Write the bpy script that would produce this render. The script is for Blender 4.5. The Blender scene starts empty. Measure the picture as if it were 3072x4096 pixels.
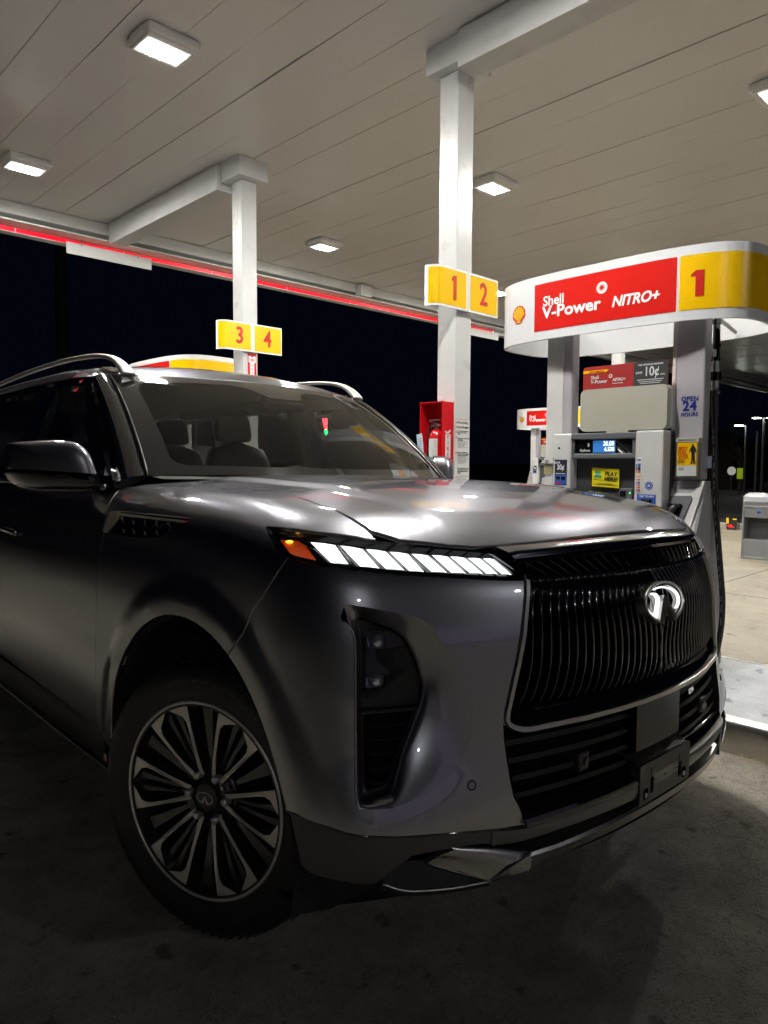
import bpy, bmesh, math, random
import numpy as np
from math import sin, cos, pi, radians
from mathutils import Matrix, Vector
from mathutils.geometry import delaunay_2d_cdt

random.seed(7)
SC = bpy.context.scene
COL = SC.collection

# ------------------------------------------------------------------ camera
cam_d = bpy.data.cameras.new('camera')
cam_d.sensor_fit = 'VERTICAL'
cam_d.sensor_height = 36.0
cam_d.lens = 714.57 / 1024 * 36.0
cam_d.clip_start = 0.02
cam_d.clip_end = 2000
cam_o = bpy.data.objects.new('camera', cam_d)
COL.objects.link(cam_o)
SC.camera = cam_o
_yaw, _pit, _rol = 0.773721, -0.0686671, 0.00488532
_f = Vector((sin(_yaw) * cos(_pit), cos(_yaw) * cos(_pit), sin(_pit)))
_r = Vector((cos(_yaw), -sin(_yaw), 0))
_u = _r.cross(_f)
_r2 = _r * cos(_rol) + _u * sin(_rol)
_u2 = -_r * sin(_rol) + _u * cos(_rol)
m = Matrix((( _r2.x, _u2.x, -_f.x, 0), (_r2.y, _u2.y, -_f.y, 0), (_r2.z, _u2.z, -_f.z, 1.412), (0, 0, 0, 1)))
cam_o.matrix_world = m

# ------------------------------------------------------------------ night sky, exposure
w = bpy.data.worlds.new('World')
SC.world = w
w.use_nodes = True
bg = w.node_tree.nodes['Background']
bg.inputs[0].default_value = (0.25, 0.36, 1.0, 1)
bg.inputs[1].default_value = 0.0035
SC.view_settings.view_transform = 'Standard'
SC.view_settings.look = 'None'
SC.view_settings.exposure = 0.0
SC.view_settings.gamma = 1.0
SC.view_settings.use_curve_mapping = False
SC.cycles.use_denoising = True
SC.cycles.sample_clamp_indirect = 6.0
SC.cycles.max_bounces = 10
SC.cycles.transparent_max_bounces = 16
SC.cycles.blur_glossy = 0.1
LAMP_POWER = 1180.0
HC = 4.63

# ------------------------------------------------------------------ materials
MATS = {}
def nt(m):
    return m.node_tree.nodes, m.node_tree.links
def mat(name, col, rough=0.5, metal=0.0, coat=0.0, coat_rough=0.03, emit=None, estr=0.0, spec=0.5, bump=None, alpha=1.0, vary=None):
    """col linear; bump=(scale, strength, distance); vary=(scale, amount)"""
    m = bpy.data.materials.new(name)
    m.use_nodes = True
    N, L = nt(m)
    b = N['Principled BSDF']
    b.inputs['Base Color'].default_value = (*col, 1)
    b.inputs['Roughness'].default_value = rough
    b.inputs['Metallic'].default_value = metal
    b.inputs['Coat Weight'].default_value = coat
    b.inputs['Coat Roughness'].default_value = coat_rough
    b.inputs['Specular IOR Level'].default_value = spec
    b.inputs['Alpha'].default_value = alpha
    if emit:
        b.inputs['Emission Color'].default_value = (*emit, 1)
        b.inputs['Emission Strength'].default_value = estr
    if vary:
        tc = N.new('ShaderNodeTexCoord')
        no = N.new('ShaderNodeTexNoise')
        no.inputs['Scale'].default_value = vary[0]
        no.inputs['Detail'].default_value = 6
        L.new(tc.outputs['Object'], no.inputs['Vector'])
        mr = N.new('ShaderNodeMapRange')
        mr.inputs['From Min'].default_value = .3
        mr.inputs['From Max'].default_value = .7
        mr.inputs['To Min'].default_value = 1 - vary[1]
        mr.inputs['To Max'].default_value = 1 + vary[1]
        L.new(no.outputs[0], mr.inputs['Value'])
        hs = N.new('ShaderNodeHueSaturation')
        hs.inputs['Color'].default_value = (*col, 1)
        L.new(mr.outputs[0], hs.inputs['Value'])
        L.new(hs.outputs[0], b.inputs['Base Color'])
        mr2 = N.new('ShaderNodeMapRange')
        mr2.inputs['To Min'].default_value = max(0, rough - .5 * vary[1])
        mr2.inputs['To Max'].default_value = min(1, rough + .5 * vary[1])
        L.new(no.outputs[0], mr2.inputs['Value'])
        L.new(mr2.outputs[0], b.inputs['Roughness'])
    if bump:
        tc = N.new('ShaderNodeTexCoord')
        no = N.new('ShaderNodeTexNoise')
        no.inputs['Scale'].default_value = bump[0]
        no.inputs['Detail'].default_value = 4
        L.new(tc.outputs['Object'], no.inputs['Vector'])
        bp = N.new('ShaderNodeBump')
        bp.inputs['Strength'].default_value = bump[1]
        bp.inputs['Distance'].default_value = bump[2]
        L.new(no.outputs[0], bp.inputs['Height'])
        L.new(bp.outputs[0], b.inputs['Normal'])
    MATS[name] = m
    return m

def srgb(r, g, b):
    f = lambda c: ((c / 255) / 12.92) if c / 255 <= .04045 else (((c / 255) + .055) / 1.055) ** 2.4
    return (f(r), f(g), f(b))

WHITE = mat('painted_white', (.62, .62, .60), .35, vary=(6, .06))
COLP = mat('column_paint', (.55, .55, .54), .28, bump=(55, .25, .004), vary=(3, .05))
BEAMP = mat('beam_paint', (.60, .60, .59), .38, bump=(120, .2, .001), vary=(4, .06))
REDLED = mat('red_strip_light', (.6, .0, .01), .4, emit=(1, .0, .02), estr=.9)
FASC = mat('fascia_white', (.62, .62, .6), .4, vary=(2, .1))
YEL = mat('sign_yellow', srgb(236, 186, 0), .28, vary=(3, .03))
REDP = mat('sign_red', srgb(205, 28, 20), .30, vary=(3, .04))
REDT = mat('letter_red', srgb(190, 25, 15), .4)
WHT = mat('letter_white', (.80, .80, .80), .4)
BLK = mat('letter_black', (.012, .012, .012), .5)
BLUT = mat('letter_navy', srgb(20, 35, 120), .4)
PUMPW = mat('pump_white', (.56, .55, .54), .35, vary=(5, .07))
PUMPG = mat('pump_silver_grey', (.36, .34, .36), .42, vary=(4, .06))
PUMPD = mat('pump_dark_grey', (.045, .047, .052), .45, vary=(5, .1))
PUMPM = mat('pump_mid_grey', (.11, .115, .125), .4, vary=(5, .08))
CREAM = mat('blank_cream_plastic', (.40, .385, .32), .38, vary=(3, .05))
RUB = mat('black_rubber', (.012, .012, .013), .42)
TYRE = mat('tyre_rubber', (.008, .008, .009), .55, bump=(300, .3, .0006))
LUGM = mat('lug_bright', (.45, .43, .42), .25, metal=.5)
TYRET = mat('tyre_lettering', (.032, .032, .033), .4)
STEEL = mat('stainless_steel', (.42, .40, .36), .30, metal=1.0, vary=(4, .25), bump=(9, .25, .003))
CHROME = mat('chrome', (.75, .75, .76), .08, metal=1.0)
SATIN = mat('satin_silver', (.46, .45, .43), .30, metal=1.0)
SATIND = mat('satin_dark_metal', (.20, .20, .205), .28, metal=1.0)
MACH = mat('machined_alloy', (.62, .59, .55), .42, metal=.75)
WHEELD = mat('dark_wheel_paint', (.035, .035, .037), .28, metal=.6, coat=.6)
GLOSSB = mat('gloss_black', (.004, .004, .005), .06, coat=1.0, coat_rough=.01)
SATB = mat('satin_black_plastic', (.014, .014, .015), .42, bump=(500, .15, .0004))
BRKT = mat('bracket_black_plastic', (.022, .021, .020), .38, vary=(12, .12))
DEEP = mat('deep_black', (.003, .003, .003), .9, spec=.1)
EXRED = mat('extinguisher_red', srgb(190, 15, 18), .25, coat=.5)
CABRED = mat('cabinet_red', srgb(200, 18, 30), .35, vary=(5, .08))
LABEL = mat('paper_label', (.62, .62, .60), .5, vary=(20, .05))
TRIMB = mat('cabin_trim_light', (.15, .155, .135), .65)
SEATM = mat('seat_leather_dark', (.010, .010, .010), .45, bump=(120, .2, .001))
DASHM = mat('dashboard_dark', (.03, .032, .03), .6)
BINM = mat('bin_grey_plastic', (.17, .175, .18), .5, vary=(4, .08))
LENSW = mat('lamp_lens_glow', (.9, .9, .9), .4, emit=(1, .985, .93), estr=LAMP_POWER)
LENSF = mat('lamp_lens_rim', (.9, .9, .9), .4, emit=(1, .99, .93), estr=.75)
LAMPH = mat('lamp_housing_white', (.78, .77, .75), .4, vary=(8, .05))
DRL = mat('daylight_led', (.9, .9, .9), .3, emit=(.95, .98, 1), estr=1.9)
DRLE = mat('led_light_guide', (.75, .78, .8), .2, coat=1)
LOGOE = mat('badge_light', (.9, .9, .9), .3, emit=(1, 1, 1), estr=1.3)
AMB = mat('amber_reflector', srgb(215, 75, 10), .25, coat=1, emit=srgb(220, 70, 5), estr=.28, bump=(900, .8, .002))
AMBL = mat('amber_bulb_glow', (1, .4, .05), .3, emit=(1, .42, .04), estr=3.0)
SCRN = mat('blue_display', srgb(40, 90, 150), .3, emit=srgb(45, 100, 165), estr=.9)
SCRT = mat('display_digits', (.9, .95, 1), .3, emit=(.85, .95, 1), estr=1.2)
LGRN = mat('green_indicator', (.1, .8, .2), .3, emit=(.1, 1, .25), estr=2)
REDDIG = mat('red_price_digits', (1, .1, .1), .3, emit=(1, .03, .05), estr=30)
GRNDIG = mat('green_price_digits', (.1, 1, .3), .3, emit=(.0, 1, .1), estr=22)
PLAYY = mat('lottery_yellow', srgb(240, 225, 20), .45)
STKGRN = mat('sticker_green', srgb(60, 165, 110), .45)
STKBLU = mat('sticker_blue', srgb(35, 85, 175), .4)
STKDK = mat('sticker_navy_black', srgb(24, 25, 42), .4)
ORNG = mat('sticker_orange', srgb(220, 95, 20), .4)
ASPH = mat('road_asphalt', (.03, .03, .032), .75, bump=(40, .3, .01))
SKIN = mat('printed_skin_tone', srgb(90, 55, 40), .5)

def paint():
    m = mat('metallic_graphite_paint', (.135, .132, .140), .34, metal=1.0, coat=1.0, coat_rough=.004)
    N, L = nt(m)
    b = N['Principled BSDF']
    tc = N.new('ShaderNodeTexCoord')
    b.inputs['Coat IOR'].default_value = 1.85
    b.inputs['Specular Tint'].default_value = (.30, .30, .32, 1)
    vo = N.new('ShaderNodeTexVoronoi')
    vo.inputs['Scale'].default_value = 2200
    L.new(tc.outputs['Object'], vo.inputs['Vector'])
    mx = N.new('ShaderNodeMix')
    mx.data_type = 'RGBA'
    mx.inputs[6].default_value = (.20, .198, .215, 1)
    mx.inputs[7].default_value = (.31, .305, .33, 1)
    L.new(vo.outputs['Color'], mx.inputs[0])
    L.new(mx.outputs[2], b.inputs['Base Color'])
    return m
PAINT = paint()

def concrete(name, col, crack=.5, stain=.3, scale=1.0, bumpd=.006, rough=.8):
    m = bpy.data.materials.new(name)
    m.use_nodes = True
    N, L = nt(m)
    b = N['Principled BSDF']
    tc = N.new('ShaderNodeTexCoord')
    def noise(s, d=6, r=.6):
        n = N.new('ShaderNodeTexNoise')
        n.inputs['Scale'].default_value = s * scale
        n.inputs['Detail'].default_value = d
        n.inputs['Roughness'].default_value = r
        L.new(tc.outputs['Object'], n.inputs['Vector'])
        return n.outputs[0]
    def ramp(src, p):
        r = N.new('ShaderNodeValToRGB')
        e = r.color_ramp.elements
        e[0].position, e[0].color = p[0][0], (*[p[0][1]] * 3, 1)
        e[1].position, e[1].color = p[1][0], (*[p[1][1]] * 3, 1)
        L.new(src, r.inputs[0])
        return r.outputs[0]
    def mul(a, b_):
        x = N.new('ShaderNodeMix')
        x.data_type = 'RGBA'
        x.blend_type = 'MULTIPLY'
        x.inputs[0].default_value = 1
        L.new(a, x.inputs[6]); L.new(b_, x.inputs[7])
        return x.outputs[2]
    big = ramp(noise(.35, 5), ((.3, .80), (.7, 1.15)))
    mid = ramp(noise(3.2, 8, .7), ((.32, 1 - stain), (.62, 1.08)))
    fine = ramp(noise(160, 4, .8), ((.25, .62), (.7, 1.25)))
    vo = N.new('ShaderNodeTexVoronoi')
    vo.feature = 'DISTANCE_TO_EDGE'
    vo.inputs['Scale'].default_value = 14 * scale
    wn = N.new('ShaderNodeTexNoise'); wn.inputs['Scale'].default_value = 30 * scale
    mixv = N.new('ShaderNodeMix'); mixv.data_type = 'RGBA'; mixv.inputs[0].default_value = .12
    L.new(tc.outputs['Object'], wn.inputs['Vector'])
    L.new(tc.outputs['Object'], mixv.inputs[6]); L.new(wn.outputs['Color'], mixv.inputs[7])
    L.new(mixv.outputs[2], vo.inputs['Vector'])
    cr0 = ramp(vo.outputs['Distance'], ((.0, 1 - crack), (.035, 1.0)))
    spots = ramp(noise(9, 3, .5), ((.30, .45), (.36, 1.0)))
    base = N.new('ShaderNodeRGB')
    base.outputs[0].default_value = (*col, 1)
    c = mul(mul(mul(mul(mul(base.outputs[0], big), mid), fine), cr0), spots)
    # small pale grit
    gr = ramp(noise(420, 1, .5), ((.74, 0), (.78, 1)))
    mg = N.new('ShaderNodeMix'); mg.data_type = 'RGBA'
    L.new(gr, mg.inputs[0]); L.new(c, mg.inputs[6]); mg.inputs[7].default_value = (col[0] * 2.1, col[1] * 2.1, col[2] * 2.1, 1)
    L.new(mg.outputs[2], b.inputs['Base Color'])
    b.inputs['Roughness'].default_value = rough
    bp = N.new('ShaderNodeBump')
    bp.inputs['Strength'].default_value = .8
    bp.inputs['Distance'].default_value = bumpd
    hh = N.new('ShaderNodeMath'); hh.operation = 'ADD'
    L.new(noise(90, 6, .75), hh.inputs[0]); L.new(cr0, hh.inputs[1])
    L.new(hh.outputs[0], bp.inputs['Height'])
    L.new(bp.outputs[0], b.inputs['Normal'])
    return m
CONC = concrete('worn_concrete', (.40, .36, .295), crack=.40, stain=.45, bumpd=.03)
CONC2 = concrete('smooth_concrete', (.23, .195, .14), crack=.0, stain=.34, scale=.6, bumpd=.002, rough=.6)
ISLT = concrete('island_grey_paint', (.36, .37, .385), crack=.0, stain=.22, scale=.9, bumpd=.002, rough=.6)

def glass(name, tint, refl_rough=.0, ior=1.5):
    m = bpy.data.materials.new(name)
    m.use_nodes = True
    N, L = nt(m)
    N.clear()
    o = N.new('ShaderNodeOutputMaterial')
    t = N.new('ShaderNodeBsdfTransparent')
    t.inputs[0].default_value = (*tint, 1)
    g = N.new('ShaderNodeBsdfGlossy')
    g.inputs['Roughness'].default_value = refl_rough
    fr = N.new('ShaderNodeFresnel')
    ge = N.new('ShaderNodeNewGeometry')
    mr = N.new('ShaderNodeMapRange')
    mr.inputs['To Min'].default_value = ior
    mr.inputs['To Max'].default_value = 1 / ior
    L.new(ge.outputs['Backfacing'], mr.inputs['Value'])
    L.new(mr.outputs[0], fr.inputs[0])
    mx = N.new('ShaderNodeMixShader')
    L.new(fr.outputs[0], mx.inputs[0]); L.new(t.outputs[0], mx.inputs[1]); L.new(g.outputs[0], mx.inputs[2])
    L.new(mx.outputs[0], o.inputs[0])
    return m
WSG = glass('windshield_glass', (.70, .74, .70), ior=1.72)
SDG = glass('side_window_glass', (.66, .68, .66))
PRIV = glass('privacy_glass', (.30, .31, .30))
LENS = glass('clear_lens', (.88, .88, .88))
SMOKE = glass('smoked_lens', (.62, .62, .62))

# ------------------------------------------------------------------ object helpers
def tag(o, label=None, cat=None, group=None, kind=None):
    if label: o['label'] = label
    if cat: o['category'] = cat
    if group: o['group'] = group
    if kind: o['kind'] = kind
    return o
def empty(name, loc=(0, 0, 0), rz=0, label=None, cat=None, group=None, parent=None):
    o = bpy.data.objects.new(name, None)
    COL.objects.link(o)
    o.location = loc
    o.rotation_euler = (0, 0, rz)
    o.empty_display_size = .1
    if parent: o.parent = parent
    return tag(o, label, cat, group)
def link(name, me, mt, parent=None, smooth=False):
    o = bpy.data.objects.new(name, me)
    COL.objects.link(o)
    for x in (mt if isinstance(mt, (list, tuple)) else [mt]):
        me.materials.append(x)
    if parent: o.parent = parent
    if smooth:
        me.polygons.foreach_set('use_smooth', [True] * len(me.polygons))
    return o
class MB:
    """collects shapes of one part into one mesh"""
    def __init__(s):
        s.bm = bmesh.new(); s.mi = 0
    def _add(s, vs, fs):
        bv = [s.bm.verts.new(v) for v in vs]
        for f in fs:
            try:
                ff = s.bm.faces.new([bv[i] for i in f]); ff.material_index = s.mi
            except ValueError:
                pass
        return s
    def box(s, c, d, M=None, bevel=0):
        b = bmesh.new()
        bmesh.ops.create_cube(b, size=1, matrix=Matrix.Diagonal((*d, 1)))
        if bevel:
            bmesh.ops.bevel(b, geom=b.edges[:], offset=bevel, segments=2, affect='EDGES', profile=.5)
        T = Matrix.Translation(c)
        if M is not None: T = T @ M.to_4x4()
        vs = [T @ v.co for v in b.verts]
        for i, v in enumerate(b.verts): v.index = i
        fs = [[v.index for v in f.verts] for f in b.faces]
        b.free()
        return s._add(vs, fs)
    def span(s, a, b, bevel=0):
        return s.box([(a[i] + b[i]) / 2 for i in range(3)], [abs(b[i] - a[i]) for i in range(3)], bevel=bevel)
    def prism(s, poly, z0, z1, fn=lambda p: p, bevel=0):
        """poly in (u,v), extruded along w from z0 to z1; fn maps (u,v,w) to 3D"""
        n = len(poly)
        vs = [fn((p[0], p[1], z0)) for p in poly] + [fn((p[0], p[1], z1)) for p in poly]
        fs = [list(range(n))[::-1], [n + i for i in range(n)]] + [[i, (i + 1) % n, n + (i + 1) % n, n + i] for i in range(n)]
        return s._add(vs, fs)
    def tube(s, pts, r, n=10, cap=True, flat=(1, 1), up=Vector((0, 0, 1))):
        P = [Vector(p) for p in pts]
        rr = r if isinstance(r, (list, tuple)) else [r] * len(P)
        rings = []
        for i, p in enumerate(P):
            t = (P[min(i + 1, len(P) - 1)] - P[max(i - 1, 0)]).normalized()
            a = up.cross(t)
            if a.length < 1e-3: a = Vector((1, 0, 0)).cross(t)
            a.normalize(); b = t.cross(a)
            rings.append([p + (a * cos(2 * pi * k / n) * flat[0] + b * sin(2 * pi * k / n) * flat[1]) * rr[i] for k in range(n)])
        vs = [v for R in rings for v in R]
        fs = []
        for i in range(len(rings) - 1):
            for k in range(n):
                fs.append([i * n + k, i * n + (k + 1) % n, (i + 1) * n + (k + 1) % n, (i + 1) * n + k])
        if cap:
            fs.append(list(range(n))[::-1]); fs.append([(len(rings) - 1) * n + k for k in range(n)])
        return s._add(vs, fs)
    def lathe(s, prof, fn, n=64, close=False):
        """prof: list of (r, h); fn maps (x, y, h) to 3D"""
        m_ = len(prof)
        vs = [fn((r * cos(2 * pi * k / n), r * sin(2 * pi * k / n), h)) for k in range(n) for r, h in prof]
        fs = []
        for k in range(n):
            for i in range(m_ - (0 if close else 1)):
                j = (i + 1) % m_
                fs.append([k * m_ + i, k * m_ + j, ((k + 1) % n) * m_ + j, ((k + 1) % n) * m_ + i])
        return s._add(vs, fs)
    def loft(s, loops, closed=True, caps=False):
        n = len(loops[0])
        vs = [v for R in loops for v in R]
        fs = []
        for i in range(len(loops) - 1):
            for k in range(n if closed else n - 1):
                fs.append([i * n + k, i * n + (k + 1) % n, (i + 1) * n + (k + 1) % n, (i + 1) * n + k])
        if caps:
            fs.append(list(range(n))[::-1]); fs.append([(len(loops) - 1) * n + k for k in range(n)])
        return s._add(vs, fs)
    def ball(s, c, r, n=12):
        loops = []
        for i in range(1, n):
            a = pi * i / n
            loops.append([(c[0] + r[0] * sin(a) * cos(2 * pi * k / (2 * n)), c[1] + r[1] * sin(a) * sin(2 * pi * k / (2 * n)), c[2] + r[2] * cos(a)) for k in range(2 * n)])
        return s.loft(loops, caps=True)
    def build(s, name, mt, parent=None, smooth=False, fix=True):
        if fix:
            bmesh.ops.recalc_face_normals(s.bm, faces=s.bm.faces[:])
        me = bpy.data.meshes.new(name)
        s.bm.to_mesh(me); s.bm.free()
        o = link(name, me, mt, parent, smooth)
        if smooth == 'auto':
            me.set_sharp_from_angle(angle=radians(35))
        return o

def text(name, body, size, M, mt, parent=None, depth=.001, bold=.0, width=1.0, align='CENTER', shear=0.0, spacing=1.0, fn=None, lines=1.0):
    """text in the plane of M (x right, y up, z out), turned into a mesh"""
    cu = bpy.data.curves.new(name, 'FONT')
    cu.body = body; cu.size = size; cu.align_x = align; cu.align_y = 'CENTER'
    cu.extrude = depth; cu.offset = bold * size; cu.shear = shear; cu.space_character = spacing; cu.space_line = lines
    cu.resolution_u = 3
    t = bpy.data.objects.new(name + '_t', cu)
    COL.objects.link(t)
    dg = bpy.context.evaluated_depsgraph_get()
    me = bpy.data.meshes.new_from_object(t.evaluated_get(dg))
    bpy.data.objects.remove(t); bpy.data.curves.remove(cu)
    me.materials.clear()
    for v in me.vertices:
        p = Vector((v.co.x * width, v.co.y, v.co.z))
        v.co = fn(p) if fn else M @ p
    me.name = name
    return link(name, me, mt, parent)
def frame(o, x, y):
    """matrix with origin o, x axis x, y axis y"""
    x = Vector(x).normalized(); y = Vector(y); z = x.cross(y).normalized(); y = z.cross(x)
    return Matrix(((x.x, y.x, z.x, o[0]), (x.y, y.y, z.y, o[1]), (x.z, y.z, z.z, o[2]), (0, 0, 0, 1)))
def copy_tree(o, parent=None):
    c = o.copy(); COL.objects.link(c); c.parent = parent
    for ch in [x for x in COL.objects if x.parent == o]:
        copy_tree(ch, c)
    return c

def one(name, h, fn, mt, parent, w_=.30):
    """a bold figure 1 with a flag, h tall, centred"""
    t = w_ * h / 2
    P = [(t, -h / 2), (t, h / 2), (-t * 1.0, h / 2), (-t * 2.1, h * .36), (-t * 2.1, h * .27), (-t, h * .27), (-t, -h / 2)]
    mb = MB(); mb.prism(P, 0, .0015, fn=lambda q: tuple(fn(Vector(q))))
    return mb.build(name, mt, parent)

# ================================================================== SETTING
def sheet(name, x0, y0, x1, y1, z, mt):
    me = bpy.data.meshes.new(name)
    me.from_pydata([(x0, y0, z), (x1, y0, z), (x1, y1, z), (x0, y1, z)], [], [(0, 1, 2, 3)])
    o = link(name, me, mt)
    o['kind'] = 'structure'
    return o
sheet('ground', -400, -400, 1500, 1500, -.02, mat('dark_verge', (.03, .028, .022), .9, bump=(8, .6, .03)))
sheet('station_apron', -14, -16, 16.4, 26, 0.0, CONC)
sheet('lit_concrete_lane', 5.15, -3, 16.2, 14, 0.004, CONC2)
sheet('road', 20.2, -60, 38, 90, -.012, ASPH)
sheet('far_lot', 38, -40, 75, 90, -.008, concrete('far_lot_concrete', (.16, .15, .13), crack=0, bumpd=.002))
mb = MB()
mb.span((16.4, -16, -.01), (16.58, 26, .12), bevel=.02)
kerb = mb.build('kerb', concrete('kerb_concrete', (.30, .27, .21), crack=0, bumpd=.002)); kerb['kind'] = 'structure'
mb = MB()
for yy in (-1.5, 3.2, 7.9): mb.span((5.15, yy, .0045), (16.2, yy + .018, .0052))
for xx in (8.1, 11.9): mb.span((xx, -3, .0045), (xx + .018, 14, .0052))
jt = mb.build('pavement_joint', mat('joint_sealant', (.05, .042, .03), .8)); jt['kind'] = 'structure'
# oil spots on the near apron are in the concrete material

# ---- canopy
can = empty('canopy', (4, 5.2, 4.63), label='white plank canopy roof over the pumps with a glowing red edge', cat='canopy')
def W(o, p):   # world -> keep world coordinates under an empty at a location
    o.parent = p; o.matrix_parent_inverse = Matrix.Translation(p.location).inverted(); return o
SEAM = .4064
def ceiling():
    mb = MB(); bm = mb.bm
    x = 2.0 - 4 * SEAM + .028
    first = x
    while x < 31:
        rng = random.Random(int(x * 1000))
        dz = rng.uniform(-.004, .004); tl = rng.uniform(-.004, .004)
        # each pan: flat with a small lip and a reveal, slightly uneven along its length
        ys = np.linspace(.55, 9.9, 12)
        pr = [(x + .0015, .006), (x + .003, 0), (x + SEAM * .5, tl * .5), (x + SEAM - .004, 0), (x + SEAM - .0025, .007)]
        loops = []
        for i, y in enumerate(ys):
            w = .0022 * sin(y * 2.1 + x * 5) + .0015 * sin(y * 4.7 + x * 9)
            loops.append([(px, y, HC + dz + w + pz) for px, pz in pr])
        mb.loft(loops, closed=False)
        x += SEAM
    mb.span((first, .5, HC + .03), (x, 9.95, HC + .05))
    return mb, first, x
mb, CX0, CX1 = ceiling()
ceilm = mat('canopy_soffit', (.70, .685, .66), .40, coat=.35, coat_rough=.22, bump=(240, .35, .0018), vary=(.6, .05))
W(mb.build('soffit_planks', ceilm, smooth=False, fix=False), can)
CX0 -= .1
mb = MB()
mb.span((CX0 - .1, 9.93, 4.30), (CX1, 10.08, 5.45), bevel=.01)
mb.span((CX0 - .1, .36, 4.30), (CX1, .50, 5.45), bevel=.01)
mb.span((CX0 - .1, .50, 4.30), (CX0, 9.93, 5.45), bevel=.01)
W(mb.build('fascia', FASC), can)
mb = MB()
mb.span((CX0, 9.74, 4.47), (CX1, 9.925, 4.625), bevel=.006)
mb.span((CX0, 9.70, 4.38), (CX1, 9.925, 4.40), bevel=.004)
W(mb.build('gutter_trim', FASC), can)
mb = MB()
x = CX0 + .3
for i in range(9):
    x0 = CX0 + i * 1.42
    mb.span((x0, 9.918, 4.312), (min(x0 + 1.40, 13.07), 9.932, 4.362))
W(mb.build('red_light_strip', REDLED), can)
for i in range(11):
    x0 = 2.0 + i * 1.05
    W(MB().span((x0, 9.690, 4.375), (x0 + .02, 9.70, 4.40)).build('trim_bracket', FASC), can)
W(MB().span((8.78, 9.60, 4.40), (9.05, 9.74, 4.60), bevel=.004).build('trim_bracket', FASC), can)
for yr in ((.5, 3.60), (6.93, 9.72)):
    pass

def beam(y0, y1):
    mb = MB(); mb.span((4.245, y0, 4.35), (4.47, y1, 4.622), bevel=.004)
    return W(mb.build('roof_beam', BEAMP), can)
beam(.5, 3.585); beam(6.955, 9.70)

# ---- columns
def column(y, lab):
    c = empty('canopy_column', (4.48, y, 0), label=lab, cat='column', group='white square columns holding the canopy')
    mb = MB(); mb.box((0, 0, 2.3), (.19, .19, 4.26), bevel=.008)
    mb.build('shaft', COLP, c)
    mb = MB(); mb.box((-.008, -.02, 4.53), (.365, .36, .2), bevel=.003)
    mb.build('cap', BEAMP, c)
    mb = MB(); mb.box((0, 0, .18), (.3, .3, .03), bevel=.004)
    mb.build('base_plate', BEAMP, c)
    return c
column(3.785, 'tall white square column behind the red extinguisher cabinet, nearest the camera')
column(6.785, 'farther white square column rising behind the car roof, carrying the 3 and 4 sign')
c3 = column(6.785, 'distant white column at the far right, seen between the pump pillars')
c3.location = (13.1, 6.9, -.06)

# ---- number signs on the columns
def number_sign(a, b, x, y, z, lab):
    s = empty('number_sign', (x, y, z), label=lab, cat='sign', group='yellow pump number signs on the columns')
    for k, (x0, x1, ch, nx) in enumerate(((-.385, -.012, a, -.165), (.012, .388, b, .195))):
        # curved left end, flat face
        def prof(d, x0=x0, x1=x1, k=k):
            pts = []
            if k == 0:
                for i in range(9):
                    t = pi / 2 * i / 8
                    pts.append((x0 + .09 - .09 * sin(pi / 2 - t) + d * cos(t) * 0, .10 - .10 * sin(t)))
            else:
                pts.append((x0, 0))
            pts.append((x1, 0))
            return pts
        P = prof(0)
        mb = MB(); mb.mi = 0
        for (zz0, zz1, off, mi) in ((-.152, .152, 0, 0), (-.136, .136, -.0022, 1)):
            lo = []; Q = P if mi == 0 else [(min(max(p[0], x0 + .002), x1 - .012), p[1]) for p in P]
            if mi == 1 and k == 1: Q[0] = (x0 + .012, 0)
            mb.mi = mi
            mb.loft([[(p[0], p[1] + off, zz0), (p[0], p[1] + off, zz1)] for p in Q], closed=False)
            if mi == 0:
                mb.loft([[(p[0], p[1] + .014, zz0), (p[0], p[1] + .014, zz1)] for p in Q], closed=False)
                for zz in (zz0, zz1):
                    mb.loft([[(p[0], p[1], zz), (p[0], p[1] + .014, zz)] for p in Q], closed=False)
        mb.build('panel', [WHT, YEL], s)
        if ch == '1': one('numeral', .185, lambda q, nx=nx: (nx + q.x, -.004 - q.z, q.y), REDT, s, w_=.20)
        else: text('numeral', ch, .245, frame((nx, -.004, .0), (1, 0, 0), (0, 0, 1)), REDT, s, bold=.022, width=.84)
    mb = MB(); mb.span((-.012, .0, -.15), (.012, .05, .15)); mb.span((-.2, .012, -.10), (.2, .03, -.06)); mb.span((-.2, .012, .06), (.2, .03, .10))
    mb.build('bracket', FASC, s)
    return s
number_sign('1', '2', 4.488, 3.655, 2.763, 'yellow sign reading 1 and 2 high on the nearer column')
number_sign('3', '4', 4.488, 6.655, 2.763, 'yellow sign reading 3 and 4 on the farther column above the car roof')

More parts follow.
